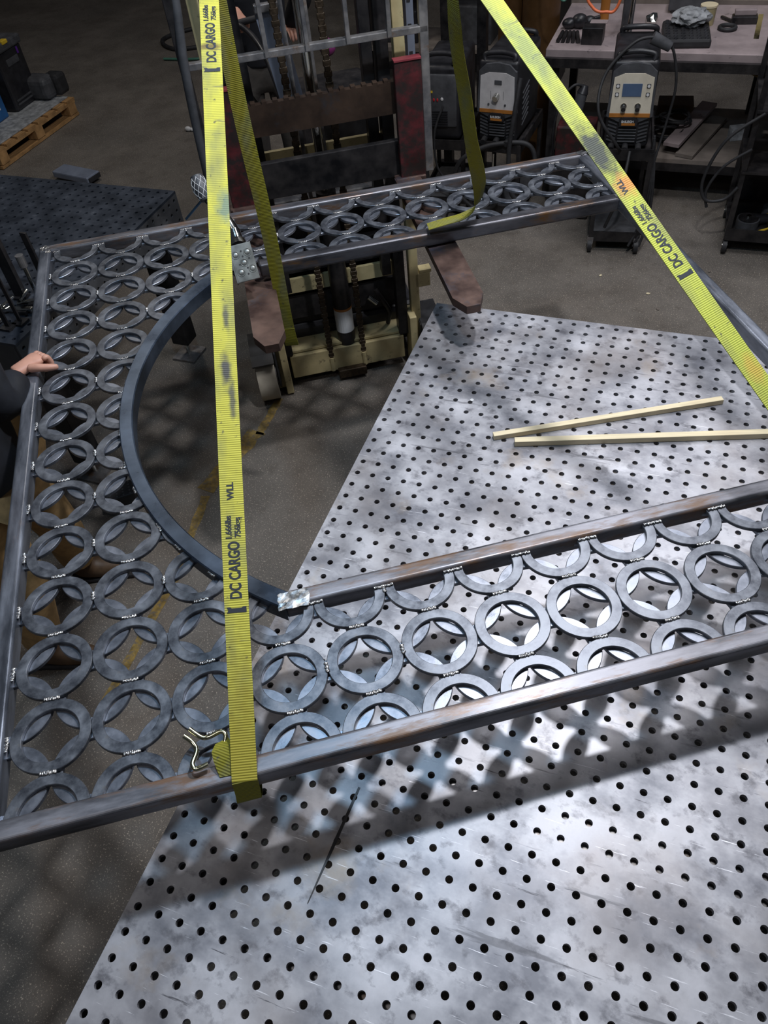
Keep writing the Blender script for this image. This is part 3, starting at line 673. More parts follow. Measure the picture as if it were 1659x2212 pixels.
# chassis behind the mast
so('battery_box', bx((0, 1.12, .55), (.70, .50, .62), bev=.02), 'black_steel')
so('chassis', bx((0, 1.25, .18), (.80, .80, .22), bev=.03), 'plastic')
bm = bmesh.new(); beam(bm, (-.055, 1.0, 1.30), (-.10, 1.02, 1.66), .012, .10, up=(1, 0, 0)); so('inclined_panel', bm, 'bluegrey')
so('panel_latch', bx((-.10, 1.0, 1.665), (.10, .03, .03), bev=.004), 'grey_steel')
so('rear_cabinet', bx((.15, 1.35, .98), (.36, .30, .50), bev=.02), 'black_steel')
so('deck_plate', bx((0, .93, .93), (.64, .16, .02)), 'grey_steel')
so('deck_plate', bx((.05, .92, 1.01), (.60, .012, .05)), 'cream')
so('perforated_strut', bx((.455, .90, 1.50), (.03, .05, .9)), 'bluegrey')
for k_ in range(7): obj('strut_hole', bx((.452, .873, 1.15 + k_ * .10), (.014, .004, .022)), M['rubber'], st)
so('pink_knob', ball(bmesh.new(), (.12, .96, 1.50), .034, 10), 'pink', smooth=60)
bm = bmesh.new(); tube(bm, [(-.05, 1.7, 1.0), (-.10, 2.0, 1.2), (-.19, 2.25, 1.27), (-.30, 2.28, 1.27)], .016); so('tiller_arm', bm, 'plastic', smooth=60)
bm = bmesh.new(); cyl(bm, (-.26, 2.28, 1.27), (-.10, 2.26, 1.29), .017, n=14); so('tiller_grip', bm, 'rubber', smooth=60)

# ------------------------------------------------------------------ people
def skin_mesh(name, V_, E_, R_, sub=2, root=0, smooth=True):
    me = bpy.data.meshes.new(name); me.from_pydata(V_, E_, []); o = bpy.data.objects.new(name, me); C.objects.link(o)
    sk = o.modifiers.new('s', 'SKIN'); sk.use_smooth_shade = True
    for i, v in enumerate(me.skin_vertices[0].data):
        r = R_[i]; v.radius = (r, r) if isinstance(r, (int, float)) else r; v.use_root = (i == root)
    su = o.modifiers.new('u', 'SUBSURF'); su.levels = su.render_levels = sub
    bpy.context.view_layer.update(); m2 = bpy.data.meshes.new_from_object(o.evaluated_get(bpy.context.evaluated_depsgraph_get()))
    bpy.data.objects.remove(o); bpy.data.meshes.remove(me); m2.name = name
    for p in m2.polygons: p.use_smooth = True
    return m2
def person(J, label, trouser, hands, face_dir, cap=True):
    """J: world joints"""
    base = Vector(((J['footL'] + J['footR']) / 2).to_tuple()); base.z = 0
    P = empty('person', base, 0, label, 'person')
    def L(k): return (Vector(J[k]) if isinstance(k, str) else Vector(k)) - base
    neck = (L('shL') + L('shR')) / 2 + Vector((0, 0, .06)); pel = (L('hipL') + L('hipR')) / 2 + Vector((0, 0, .05)); chest = pel.lerp(neck, .68); waist = pel.lerp(neck, .30)
    hd = L('head'); 
    V_ = [pel, waist, chest, neck, neck.lerp(hd, .45), L('shL'), L('elL'), L('wrL'), L('shR'), L('elR'), L('wrR'), L('hipL'), L('knL'), L('anL'), L('hipR'), L('knR'), L('anR')]
    E_ = [(0, 1), (1, 2), (2, 3), (3, 4), (2, 5), (5, 6), (6, 7), (2, 8), (8, 9), (9, 10), (0, 11), (11, 12), (12, 13), (0, 14), (14, 15), (15, 16)]
    R_ = [.11, .10, .115, .055, .052, .05, .042, .027, .06, .042, .027, .085, .055, .038, .085, .055, .038]
    link('body', skin_mesh('body', V_, E_, R_, 1), M['skin'], P)
    # jacket
    cufL = L('elL').lerp(L('wrL'), .93); cufR = L('elR').lerp(L('wrR'), .93)
    Vj = [pel + Vector((0, 0, -.03)), waist, chest, neck + Vector((0, 0, -.01)), L('shL'), L('shL').lerp(L('elL'), .5), L('elL'), cufL, L('shR'), L('shR').lerp(L('elR'), .5), L('elR'), cufR]
    Ej = [(0, 1), (1, 2), (2, 3), (2, 4), (4, 5), (5, 6), (6, 7), (2, 8), (8, 9), (9, 10), (10, 11)]
    link('jacket', skin_mesh('jacket', Vj, Ej, [.165, .17, .195, .105, .105, .088, .078, .048, .095, .088, .078, .048], 2, 1), M['jacket'], P)
    Vt = [pel, L('hipL'), L('hipL').lerp(L('knL'), .5), L('knL'), L('anL') + Vector((0, 0, .01)), L('hipR'), L('hipR').lerp(L('knR'), .5), L('knR'), L('anR') + Vector((0, 0, .01))]
    link('trousers', skin_mesh('trousers', Vt, [(0, 1), (1, 2), (2, 3), (3, 4), (0, 5), (5, 6), (6, 7), (7, 8)], [.15, .112, .098, .084, .080, .112, .098, .084, .080], 2), M[trouser], P)
    fd = Vector(face_dir).normalized(); fr = fd.cross(Vector((0, 0, 1))).normalized()
    for f_ in ('footL', 'footR'):
        q = L(f_); an = L('anL' if f_ == 'footL' else 'anR'); hz = Vector((an.x, an.y, 0))
        tdir = Vector((q.x - an.x, q.y - an.y, 0)); tdir = tdir.normalized() if tdir.length > .02 else fd
        V2 = [hz - tdir * .06 + Vector((0, 0, .045)), hz + Vector((0, 0, .055)), hz + tdir * .10 + Vector((0, 0, .045)), hz + tdir * .19 + Vector((0, 0, .038)), hz + Vector((0, 0, .16))]
        bt = link('boot', skin_mesh('boot', V2, [(0, 1), (1, 2), (2, 3), (1, 4)], [.040, .048, .048, .036, .052], 2, 1), M['boot'], P)
        bm = bmesh.new(); ang = math.atan2(tdir.y, tdir.x); box(bm, hz + tdir * .065 + Vector((0, 0, .012)), (.30, .098, .022), RZ(ang), bev=.01); obj('sole', bm, M['rubber'], bt)
    # head
    bm = bmesh.new(); ball(bm, (0, 0, 0), (.077, .095, .115), 14)
    for v in bm.verts:
        if v.co.z < -.03: v.co.x *= 1 - (-.03 - v.co.z) * 3.2; v.co.y = v.co.y * (1 - (-.03 - v.co.z) * 1.0) + (.012 if v.co.y > 0 else .02)
    ball(bm, (0, .098, -.012), (.013, .020, .024), 8)
    for s_ in (-1, 1): ball(bm, (.077 * s_, -.005, -.008), (.010, .018, .030), 8)
    hm = Matrix((fr, fd, Vector((0, 0, 1)))).transposed().to_4x4()
    tl = Matrix.Rotation(-.35, 4, 'X'); hm = hm @ tl; hm.translation = hd
    H = link('head', mesh('head', bm, 60), M['skin'], P, mw=hm)
    for s_ in (-1, 1):
        e = obj('eye', ball(bmesh.new(), (.030 * s_, .081, .004), (.012, .010, .008), 8), M['eye'], H, smooth=60)
    bm = bmesh.new(); ball(bm, (0, .088, -.052), (.024, .010, .005), 8); obj('mouth', bm, M['redcloth'] if False else M['skin'], H, smooth=60)
    bm = bmesh.new(); ball(bm, (0, -.016, .020), (.084, .098, .108), 14)
    bmesh.ops.delete(bm, geom=[v for v in bm.verts if v.co.z < -.02 or (v.co.y > .055 and v.co.z < .055)], context='VERTS')
    obj('hair' if not cap else 'cap', bm, M['hair'] if not cap else M['jacket'], H, smooth=60)
    for side, hp_ in hands.items():
        wr = L('wr' + side); hx = Vector(hp_['dir']).normalized(); pn = Vector(hp_['palm_up']); pn = (pn - hx * pn.dot(hx)).normalized(); sx = hx.cross(pn) * hp_.get('thumb', 1)
        # palm and fingers, each finger its own chain rooted in the palm
        curl = hp_['curl']
        hv = [wr - hx * .02, wr + hx * .02, wr + hx * .055, wr + hx * .085]
        hand = link('hand', skin_mesh('hand', [tuple(v) for v in hv], [(0, 1), (1, 2), (2, 3)], [(.026, .022), (.030, .019), (.038, .018), (.036, .014)], 2, 1), M['skin'], P)
        for f_, (off, ln_) in enumerate(((.030, .070), (.010, .080), (-.010, .075), (-.028, .058))):
            p0 = wr + hx * .070 + sx * off; d = hx.copy(); pts = [p0]; ang = 0; p = p0 + hx * .018 + pn * .004; pts.append(p)
            for seg in range(3):
                ang += curl[seg] * (1 + .06 * f_); dd = hx * math.cos(ang) - pn * math.sin(ang); p = p + dd * ln_ * (.44, .32, .24)[seg]; pts.append(p)
            rr_ = .0105 if f_ < 3 else .009
            fg = link('finger', skin_mesh('finger', [tuple(q) for q in pts], [(0, 1), (1, 2), (2, 3), (3, 4)], [rr_, rr_ * 1.08, rr_ * .96, rr_ * .88, rr_ * .72], 2, 0), M['skin'], hand)
        p0 = wr + hx * .02 + sx * .022; td_ = (hx * .55 + sx * .75 - pn * hp_.get('tdrop', .35)).normalized(); p1 = p0 + td_ * .038; p2 = p1 + (td_ + hx * .5 - pn * .35).normalized() * .032; p3 = p2 + (hx * .9 + td_ * .4 - pn * .5).normalized() * .026
        link('thumb', skin_mesh('thumb', [tuple(q) for q in (p0, p1, p2, p3)], [(0, 1), (1, 2), (2, 3)], [.016, .0135, .012, .0095], 2, 0), M['skin'], hand)
    return P
V3 = Vector
person(dict(head=V3((-1.16, -1.22, 1.66)), shL=V3((-1.13, -1.09, 1.43)), shR=V3((-1.17, -1.46, 1.43)), elL=V3((-1.015, -1.17, 1.155)), wrL=V3((-1.062, -1.005, 1.185)), elR=V3((-1.30, -1.62, 1.2)), wrR=V3((-1.20, -1.63, .98)),
            hipL=V3((-1.16, -1.17, .92)), knL=V3((-1.20, -1.08, .50)), anL=V3((-1.33, -.99, .10)), hipR=V3((-1.15, -1.35, .92)), knR=V3((-1.13, -1.36, .50)), anR=V3((-1.22, -1.40, .10)), footL=V3((-1.2, -.93, 0)), footR=V3((-1.1, -1.36, 0))),
       'person in black jacket and tan trousers holding the left frame bar', 'tan', {'L': dict(dir=(.30, .80, .04), palm_up=(-.15, 0, 1), thumb=1, curl=(1.45, 1.3, .7), tdrop=.1), 'R': dict(dir=(.3, 0, -1), palm_up=(-1, 0, -.3), thumb=-1, curl=(.4, .5, .4))}, (.84, .54, 0))
def sw(r, b, z): return SM @ Vector((r, b, z))
person(dict(head=sw(-.10, 2.62, 1.74), shR=sw(-.29, 2.66, 1.50), shL=sw(.09, 2.66, 1.50), elR=sw(-.31, 2.55, 1.26), wrR=sw(-.195, 2.36, 1.31), elL=sw(.22, 2.80, 1.22), wrL=sw(.12, 2.98, 1.02),
            hipR=sw(-.20, 2.70, .92), knR=sw(-.215, 2.60, .50), anR=sw(-.22, 2.72, .10), hipL=sw(.0, 2.70, .92), knL=sw(.02, 2.62, .50), anL=sw(.02, 2.72, .10), footR=sw(-.22, 2.58, 0), footL=sw(.02, 2.58, 0)),
       'person in black clothes operating the stacker handle behind the mast', 'dark_trousers', {'R': dict(dir=tuple(-BY + RX * .35 + V3((0, 0, -.55))), palm_up=(.2, 0, 1), thumb=1, curl=(.9, 1.2, .9)), 'L': dict(dir=tuple(-BY), palm_up=(0, 0, 1), thumb=-1, curl=(.5, .9, .7))}, tuple(-BY), cap=False)

# ------------------------------------------------------------------ welders on carts
def cable(parent, pts, r=.008, m='rubber', name='cable'):
    bm = bmesh.new(); tube(bm, pts, r, n=8); return obj(name, bm, M[m], parent, smooth=60)
def welder(loc, rz, kind, label, tilt=.0):
    W_ = empty('welding_machine', loc, rz, label, 'welder', 'welding machines by the bench')
    w, d, h = .235, .44, .44
    obj('body', bx((0, d / 2, h / 2), (w, d, h), bev=.02, seg=3), M['plastic'], W_, smooth=40)
    # front bezel: arched frame
    bz = bmesh.new(); prism(bz, [(-.12, .17), (-.11, .39), (-.07, .425), (0, .435), (.07, .425), (.11, .39), (.12, .17), (.05, .14), (0, .135), (-.05, .14)], -.015, .005, Matrix(((1, 0, 0, 0), (0, 0, 1, 0), (0, 1, 0, 0), (0, 0, 0, 1))))
    bzo = obj('bezel', bz, M['plastic2'], W_)
    pn = bmesh.new(); prism(pn, [(-.105, .185), (-.100, .365), (-.05, .385), (.05, .385), (.100, .365), (.105, .185)], -.019, -.014, Matrix(((1, 0, 0, 0), (0, 0, 1, 0), (0, 1, 0, 0), (0, 0, 0, 1))))
    fp = obj('control_panel', pn, M['face_white' if kind == 2 else 'face_grey'], W_)
    obj('orange_trim', bx((0, -.0185, .178), (.21, .004, .020)), M['orange'], fp)
    if kind == 2:
        obj('display', bx((-.004, -.021, .305), (.098, .004, .062)), M['screen'], fp)
        for sx in (-1, 1):
            for z in (.325, .283):
                k = obj('button', bx((.078 * sx, -.021, z), (.020, .004, .020), bev=.003), M['plastic2'], fp)
                obj('button_ring', cyl(bmesh.new(), (.078 * sx, -.0245, z), (.078 * sx, -.0225, z), .0075, n=14), M['white'], k)
            k = obj('knob', cyl(bmesh.new(), (.036 * sx, -.019, .222), (.036 * sx, -.045, .215), .012, n=18), M['plastic'], fp, smooth=40)
            obj('knob_ring', cyl(bmesh.new(), (.036 * sx, -.019, .224), (.036 * sx, -.022, .224), .016, n=18), M['chrome'], k, smooth=40)
    else:
        obj('display', bx((.006, -.021, .335), (.042, .004, .022)), M['plastic2'], fp)
        obj('knob', cyl(bmesh.new(), (0, -.019, .265), (-.004, -.05, .255), .017, n=18), M['chrome'], fp, smooth=40)
        for sx in (-1, 1):
            obj('print_line', bx((.038 * sx, -.0192, .265), (.0015, .001, .045)), M['ink'], fp); obj('button', cyl(bmesh.new(), (.05 * sx, -.019, .215), (.05 * sx, -.024, .215), .006, n=10), M['plastic2'], fp)
    tab = bmesh.new(); prism(tab, [(-.045, .125), (-.05, .155), (-.03, .170), (.03, .170), (.05, .155), (.045, .125)], -.028, -.012, Matrix(((1, 0, 0, 0), (0, 0, 1, 0), (0, 1, 0, 0), (0, 0, 0, 1))))
    tb = obj('name_tab', tab, M['plastic'], W_); obj('name_strip', bx((0, -.0285, .134), (.07, .002, .012)), M['orange'], tb)
    link('printed_text', text_mesh('BAILEIGH', .017, .9), M['white'], tb, loc=(-.037, -.0295, .148), rot=(PI / 2, 0, 0))
    for q in range(6): obj('vent_slat', bx((0, -.006, .035 + q * .016), (.095, .012, .007), bev=.002), M['plastic2'], W_)
    for sx in (-1, 1):
        for q in range(6):
            b2 = bmesh.new(); beam(b2, (.058 * sx, -.004, .03 + q * .019), (.105 * sx, -.004, .045 + q * .019), .008, .006); obj('vent_slat', b2, M['plastic2'], W_)
    for q in range(7):
        b2 = bmesh.new(); beam(b2, (.119, .10, .06 + q * .03), (.119, .22, .09 + q * .03), .006, .008); obj('side_louver', b2, M['plastic2'], W_)
    hb = bmesh.new(); tube(hb, [(-.085, .02, h - .01), (-.085, .03, h + .022), (0, .04, h + .032), (.085, .03, h + .022), (.085, .02, h - .01)], .014); obj('handle', hb, M['plastic'], W_, smooth=60)
    hb = bmesh.new(); tube(hb, [(-.085, d - .02, h - .01), (-.085, d - .03, h + .022), (0, d - .04, h + .032), (.085, d - .03, h + .022), (.085, d - .02, h - .01)], .014); obj('handle', hb, M['plastic'], W_, smooth=60)
    for x in (-.075, .0, .07):
        obj('socket', cyl(bmesh.new(), (x, 0, .012), (x, -.045, .004), .017, n=16), M['rubber'], W_, smooth=40)
    return W_
def cart(loc, rz, w, d, h, label, shelves, group='welding carts'):
    c = empty('cart', loc, rz, label, 'cart', group)
    for sx in (0, 1):
        for sy in (0, 1):
            x = -w / 2 + sx * w; y = sy * d
            obj('post', bx((x, y, .09 + (h - .09) / 2), (.025, .025, h - .09), bev=.002), M['black_steel'], c)
            wl = obj('caster', cyl(bmesh.new(), (x - .012, y, .04), (x + .012, y, .04), .04, n=20), M['rubber'], c, smooth=40)
            obj('caster_fork', bx((x, y, .075), (.036, .03, .04)), M['grey_steel'], wl); obj('caster_hub', cyl(bmesh.new(), (x - .014, y, .04), (x + .014, y, .04), .018, n=14), M['chrome'], wl)
    for z in shelves:
        s = obj('shelf', bx((0, d / 2, z), (w, d, .012)), M['plastic2' if z < .2 else 'black_steel'], c)
        obj('shelf_lip', bx((0, -.006, z), (w + .02, .012, .06)), M['black_steel'], s); obj('shelf_lip', bx((0, d + .006, z), (w + .02, .012, .06)), M['black_steel'], s)
        for sx in (-1, 1): obj('shelf_lip', bx((sx * (w / 2 + .006), d / 2, z), (.012, d, .06)), M['black_steel'], s)
    return c
cR = cart((.440, 2.06, 0), .12, .27, .50, .60, 'black wheeled cart under the welder with the blue screen', (.10, .59))
wR = welder((.425, 2.10, .61), .10, 2, 'black welder with cream control panel and blue screen on the middle cart')
for x in (-.03, .0, .02): pass
cable(wR, [(.03, -.05, .0), (.02, -.12, -.10), (.0, -.10, -.25), (-.05, -.05, -.45)], .009)
cable(wR, [(-.02, -.045, .0), (-.05, -.10, .06), (-.16, -.10, .22), (-.15, -.02, .38), (-.02, .02, .52), (.10, .05, .53)], .008)
cable(wR, [(.10, .05, .53), (.17, .06, .47), (.215, .05, .30), (.20, .06, .1), (.17, .02, -.10), (.155, -.02, -.35), (.17, -.03, -.50)], .007)
bm = bmesh.new(); cyl(bm, (.06, .05, .53), (.155, .05, .485), .030, .024, n=18); obj('torch_plug', bm, M['plastic2'], wR, smooth=40)
for k in range(3): cable(wR, [(.15, .0 + k * .02, .05), (.165 + k * .01, -.02, -.2), (.15 + k * .02, -.03, -.42), (.10 + k * .03, -.06, -.56)], .008)
cL = cart((-.345, 2.25, 0), -.05, .30, .50, .52, 'black wheeled cart under the welder with the grey panel', (.10, .50))
wL = welder((-.335, 2.26, .53), -.08, 1, 'black welder with pale grey control panel and single knob')
bm = bmesh.new()
cable(wL, [(.0, -.04, .0), (-.20, -.08, -.10), (-.24, -.08, -.28), (-.10, -.06, -.42), (.02, -.06, -.36), (.03, -.06, -.22)], .014)
cable(wL, [(.13, .0, .36), (.12, -.05, .2), (.10, -.08, -.05), (.13, -.08, -.28), (.22, -.05, -.30), (.24, .0, -.10), (.18, .0, .0), (.0, -.05, .0), (-.12, -.08, -.04)], .014)
rg = bmesh.new(); tube(rg, [(.05 + .035 * math.cos(a), -.06, -.21 + .035 * math.sin(a)) for a in [2 * PI * q / 14 for q in range(12)]], .003, smooth=False); obj('wire_ring', rg, M['chrome'], wL, smooth=60)
bm = bmesh.new(); cyl(bm, (.0, -.06, -.05), (-.005, -.06, -.20), .007, n=12); obj('gas_fitting', bm, M['chrome'], wL, smooth=40)
# far left welder, dark with lights
wF = empty('welding_machine', (-.70, 2.32, .50), .05, 'dark welder with small red indicator lights beside the stacker', 'welder', 'welding machines by the bench')
obj('body', bx((0, .22, .20), (.24, .44, .42), bev=.025, seg=3), M['plastic'], wF, smooth=40)
obj('front', bx((0, -.005, .22), (.20, .02, .30), bev=.012), M['plastic2'], wF, smooth=40)
for q in range(7): obj('vent_slat', bx((-.01, -.018, .08 + q * .014), (.11, .006, .006)), M['plastic'], wF)
for q in range(3): obj('indicator', ball(bmesh.new(), (-.06 + q * .022, -.018, .23), (.006, .003, .010), 6), M['redcloth'], wF)
obj('indicator', ball(bmesh.new(), (.012, -.018, .235), (.009, .003, .010), 6), M['white'], wF)
obj('indicator', bx((-.055, -.018, .275), (.022, .003, .012)), M['yellow'], wF)
bm = bmesh.new(); tube(bm, [(-.08, .02, .41), (-.07, .04, .46), (.07, .04, .46), (.08, .02, .41)], .015); obj('handle', bm, M['plastic'], wF, smooth=60)
cable(wF, [(-.09, -.03, .2), (-.10, -.06, .0), (-.09, -.06, -.2), (-.08, -.05, -.5)], .016)
cable(wF, [(.02, -.03, .2), (-.03, -.06, .05), (-.02, -.06, -.15), (.06, -.05, -.3), (.03, -.05, -.5)], .007)
cF = cart((-.70, 2.30, 0), .05, .28, .48, .49, 'black wheeled cart under the dark welder with red lights', (.10, .47))
# right hand cart with grinders
cG = empty('cart', (1.20, 2.18, 0), .03, 'tall black tool cart at the right edge with grinders on its bottom shelf', 'cart', 'welding carts')
for x, y in ((-.13, 0), (.45, 0), (-.13, .42), (.45, .42)):
    bm = bmesh.new(); beam(bm, (x, y, .09), (x, y + .03, 1.15), .028, .028, up=(0, 1, 0), bev=.002); obj('post', bm, M['black_steel'], cG)
    wl = obj('caster', cyl(bmesh.new(), (x - .012, y, .04), (x + .012, y, .04), .04, n=20), M['rubber'], cG, smooth=40); obj('caster_hub', cyl(bmesh.new(), (x - .014, y, .04), (x + .014, y, .04), .018, n=14), M['chrome'], wl)
for z in (.10, .48, .80): obj('shelf', bx((.16, .21, z), (.60, .44, .012)), M['black_steel'], cG)
obj('shelf_lip', bx((.16, -.012, .12), (.60, .012, .07)), M['black_steel'], cG)
obj('back_panel', bx((.16, .43, .30), (.58, .01, .36)), M['black_steel'], cG)
obj('machine', bx((.18, .22, .947), (.46, .36, .28), bev=.02), M['plastic2'], cG)
cable(cG, [(-.10, -.02, .80), (-.26, -.03, .66), (-.33, -.03, .45), (-.30, -.03, .33), (-.20, -.02, .33), (-.14, -.01, .40)], .009)
cable(cG, [(-.12, -.03, .62), (-.24, -.03, .52), (-.30, -.02, .38), (-.28, -.02, .28)], .008)
for i, (x, y, lb) in enumerate(((1.17, 2.30, 'angle grinder lying on the cart shelf with its round guard in front'), (1.31, 2.46, 'angle grinder at the back of the cart shelf with pale disc'))):
    g_ = empty('angle_grinder', (x, y, .107), .5, lb, 'grinder', 'grinders on the cart shelf')
    obj('guard', cyl(bmesh.new(), (0, 0, .0), (0, 0, .05), .065, n=28), M['plastic2'], g_, smooth=40)
    obj('disc', cyl(bmesh.new(), (0, 0, .05), (0, 0, .056), .055, n=28), M['plate_grey' if i else 'black_steel'], g_, smooth=40)
    obj('spindle_nut', cyl(bmesh.new(), (0, 0, .056), (0, 0, .068), .014, n=12), M['chrome'], g_)
    bm = bmesh.new(); cyl(bm, (.04, 0, .03), (.24, 0, .03), .030, .024, n=16); obj('body', bm, M['plastic'], g_, smooth=40); obj('stripe', cyl(bmesh.new(), (.12, 0, .03), (.135, 0, .03), .029, n=16), M['yellow'], g_)
bm = bmesh.new(); cyl(bm, (0, 0, 0), (.09, .05, .02), .010, .004, n=12); setp(obj('marker', bm, M['yellow'], loc=(1.22, 2.20, .125)), 'yellow tapered tool lying beside the grinders on the cart', 'tool')

# ------------------------------------------------------------------ workbench
BE = empty('workbench', (0, 2.66, 0), 0, 'long dusty workbench along the back right behind the welders', 'workbench')
obj('bench_top', bx((.90, .44, .865), (2.10, .86, .07), bev=.004), M['bench'], BE)
obj('front_lip', bx((.90, -.004, .835), (2.10, .03, .05)), M['black_steel'], BE)
obj('back_upstand', bx((.90, .85, .91), (2.10, .03, .03)), M['board'], BE)
for x in (-.09, 1.09, 1.9):
    for y in (.05, .80): obj('leg', bx((x, y, .41), (.05, .05, .82), bev=.003), M['black_steel'], BE)
obj('lower_shelf', bx((.95, .45, .27), (1.95, .80, .03)), M['board'], BE)
obj('shelf_rail', bx((.95, .06, .235), (1.95, .03, .05)), M['black_steel'], BE)
def thing1(name, bm, m, loc, rot, label, cat, **k): return setp(obj(name, bm, M[m], loc=loc, rot=rot, **k), label, cat)
bm = bmesh.new(); box(bm, (0, 0, .0235), (.26, .34, .045), bev=.012)
tr = thing1('foam_tray', bm, 'rubber', (.615, 2.90, .90), (0, 0, .12), 'black egg-crate foam block on the bench under the grey rag', 'foam')
bm = bmesh.new()
for i in range(6):
    for j in range(8): ball(bm, (-.105 + i * .042, -.147 + j * .042, .042), (.015, .015, .012), 4)
setp(obj('foam_bumps', bm, M['plastic'], tr), kind='stuff')
bm = bmesh.new(); bmesh.ops.create_icosphere(bm, subdivisions=4, radius=1)
rn = random.Random(3)
from mathutils import noise
for v in bm.verts: v.co = Vector((v.co.x * .10, v.co.y * .085, v.co.z * .045)) * (1 + .35 * noise.noise(v.co * 2.6) + .12 * noise.noise(v.co * 7))
thing1('crumpled_rag', bm, 'film', (.63, 2.98, .985), (0, 0, .3), 'crumpled grey plastic rag heaped on the black foam', 'rag', smooth=35)
jr = empty('jar', (.71, 3.14, .90), 0, 'cloudy yellowish plastic jar behind the grey rag', 'jar')
bm = bmesh.new(); cyl(bm, (0, 0, 0), (0, 0, .10), .042, .046, n=24); obj('jar_body', bm, M['glass'], jr, smooth=40); obj('rim', cyl(bmesh.new(), (0, 0, .095), (0, 0, .105), .049, n=24), M['wood'], jr, smooth=40)
bm = bmesh.new(); tube(bm, [(.045 * math.cos(a), .045 * math.sin(a), .011) for a in [2 * PI * q / 24 for q in range(25)]], .011, smooth=False); thing1('black_ring', bm, 'rubber', (.835, 3.06, .90), (0, 0, 0), 'small black ring on the clear part of the bench', 'ring', smooth=60)
thing1('steel_ruler', bx((0, 0, .001), (.028, .42, .002)), 'chrome', (1.005, 3.12, .9005), (0, 0, -.03), 'flat steel ruler standing at the right end of the bench', 'ruler')
bm = bmesh.new(); beam(bm, (0, 0, .012), (.09, -.10, .012), .014, .012); thing1('file', bm, 'black_steel', (.79, 3.24, .90), (0, 0, 0), 'short dark file lying behind the black ring', 'tool')
bs = empty('black_bracket', (.92, 3.18, .90), .1, 'black bracket with a pale top at the back of the bench', 'bracket'); obj('bracket_foot', bx((0, 0, .02), (.14, .07, .04), bev=.004), M['black_steel'], bs); obj('bracket_top', bx((0, .01, .055), (.12, .04, .03), bev=.004), M['bench'], bs)
sb = empty('scale', (.54, 3.40, .90), 0, 'grey box machine on the back of the bench between yellow bins', 'machine'); obj('box', bx((.06, 0, .06), (.26, .16, .10), bev=.01), M['plastic2'], sb); obj('foot', bx((.06, -.03, .01), (.22, .10, .02)), M['black_steel'], sb)
for i, x in enumerate((.36, .86, 1.06)):
    b_ = empty('storage_bin', (x, 3.62, .86), 0, ['yellow storage bin left of the grey box machine', 'yellow storage bin right of the grey box machine', 'yellow storage bin nearest the right frame edge'][i], 'bin', 'yellow bins behind the bench')
    obj('bin_body', bx((0, 0, .10), (.17, .14, .20), bev=.008), M['bin'], b_); obj('bin_lip', bx((0, -.07, .19), (.17, .012, .02)), M['bin'], b_)
pb = empty('pipe_stack', (.0, 2.80, .90), 0, 'short black pipes standing in a bundle at the left of the bench', 'pipes')
for k in range(5): obj('pipe', cyl(bmesh.new(), (-.10 + k * .03, -.03, .012), (-.10 + k * .022, .12, .012), .012, n=12), M['black_steel'], pb, smooth=40)
bb = empty('metal_box', (.10, 2.80, .90), 0, 'small black open metal box at the front of the bench', 'box'); obj('box_body', bx((0, 0, .045), (.12, .10, .09), bev=.003), M['black_steel'], bb); obj('box_flap', bx((.02, .06, .09), (.10, .06, .004)), M['bench'], bb)
bm = bmesh.new(); ball(bm, (0, 0, .04), (.05, .04, .04), 8); ball(bm, (.06, .02, .03), (.04, .03, .03), 8); ball(bm, (-.06, .0, .03), (.045, .035, .03), 8); cyl(bm, (.02, 0, .03), (.12, .05, .04), .012); thing1('air_tool', bm, 'plastic', (-.02, 3.03, .90), (0, 0, .2), 'small cluttered black air tool on the left of the bench', 'tool', smooth=50)
thing1('orange_bottle', cyl(bmesh.new(), (0, 0, 0), (0, 0, .16), .028, n=20), 'orange', (.11, 3.15, .90), (0, 0, 0), 'orange bottle standing at the back of the bench', 'bottle', smooth=40)
cn = empty('canister', (.27, 2.96, .90), 0, 'tall grey cylinder tool standing on the bench above the middle welder', 'tool'); obj('tube', cyl(bmesh.new(), (0, 0, 0), (0, 0, .30), .034, n=20), M['plastic2'], cn, smooth=40); obj('cap', cyl(bmesh.new(), (0, 0, .30), (0, 0, .33), .026, n=20), M['plate_grey'], cn, smooth=40); obj('rod', cyl(bmesh.new(), (0.02, -.12, .0), (.03, -.10, .24), .008, n=12), M['chrome'], cn)
bm = bmesh.new(); bmesh.ops.create_icosphere(bm, subdivisions=2, radius=.04)
for v in bm.verts: v.co *= 1 + .3 * noise.noise(v.co * 40)
thing1('chrome_fitting', bm, 'chrome', (.40, 3.10, .93), (0, 0, 0), 'shiny chrome fitting on the bench beside the grey cylinder', 'fitting')
bm = bmesh.new(); tube(bm, [(.045 * math.cos(a), .03 * math.sin(a), .012) for a in [2 * PI * q / 18 for q in range(19)]], .012, smooth=False); thing1('hose_ring', bm, 'rubber', (.33, 2.76, .90), (0, 0, 0), 'black rubber loop at the bench front edge above the middle welder', 'ring', smooth=60)
thing1('paper_label', bx((0, 0, .004), (.09, .05, .008)), 'white', (.30, 2.71, .90), (0, 0, .1), 'white card and yellow tag at the bench front edge', 'card')
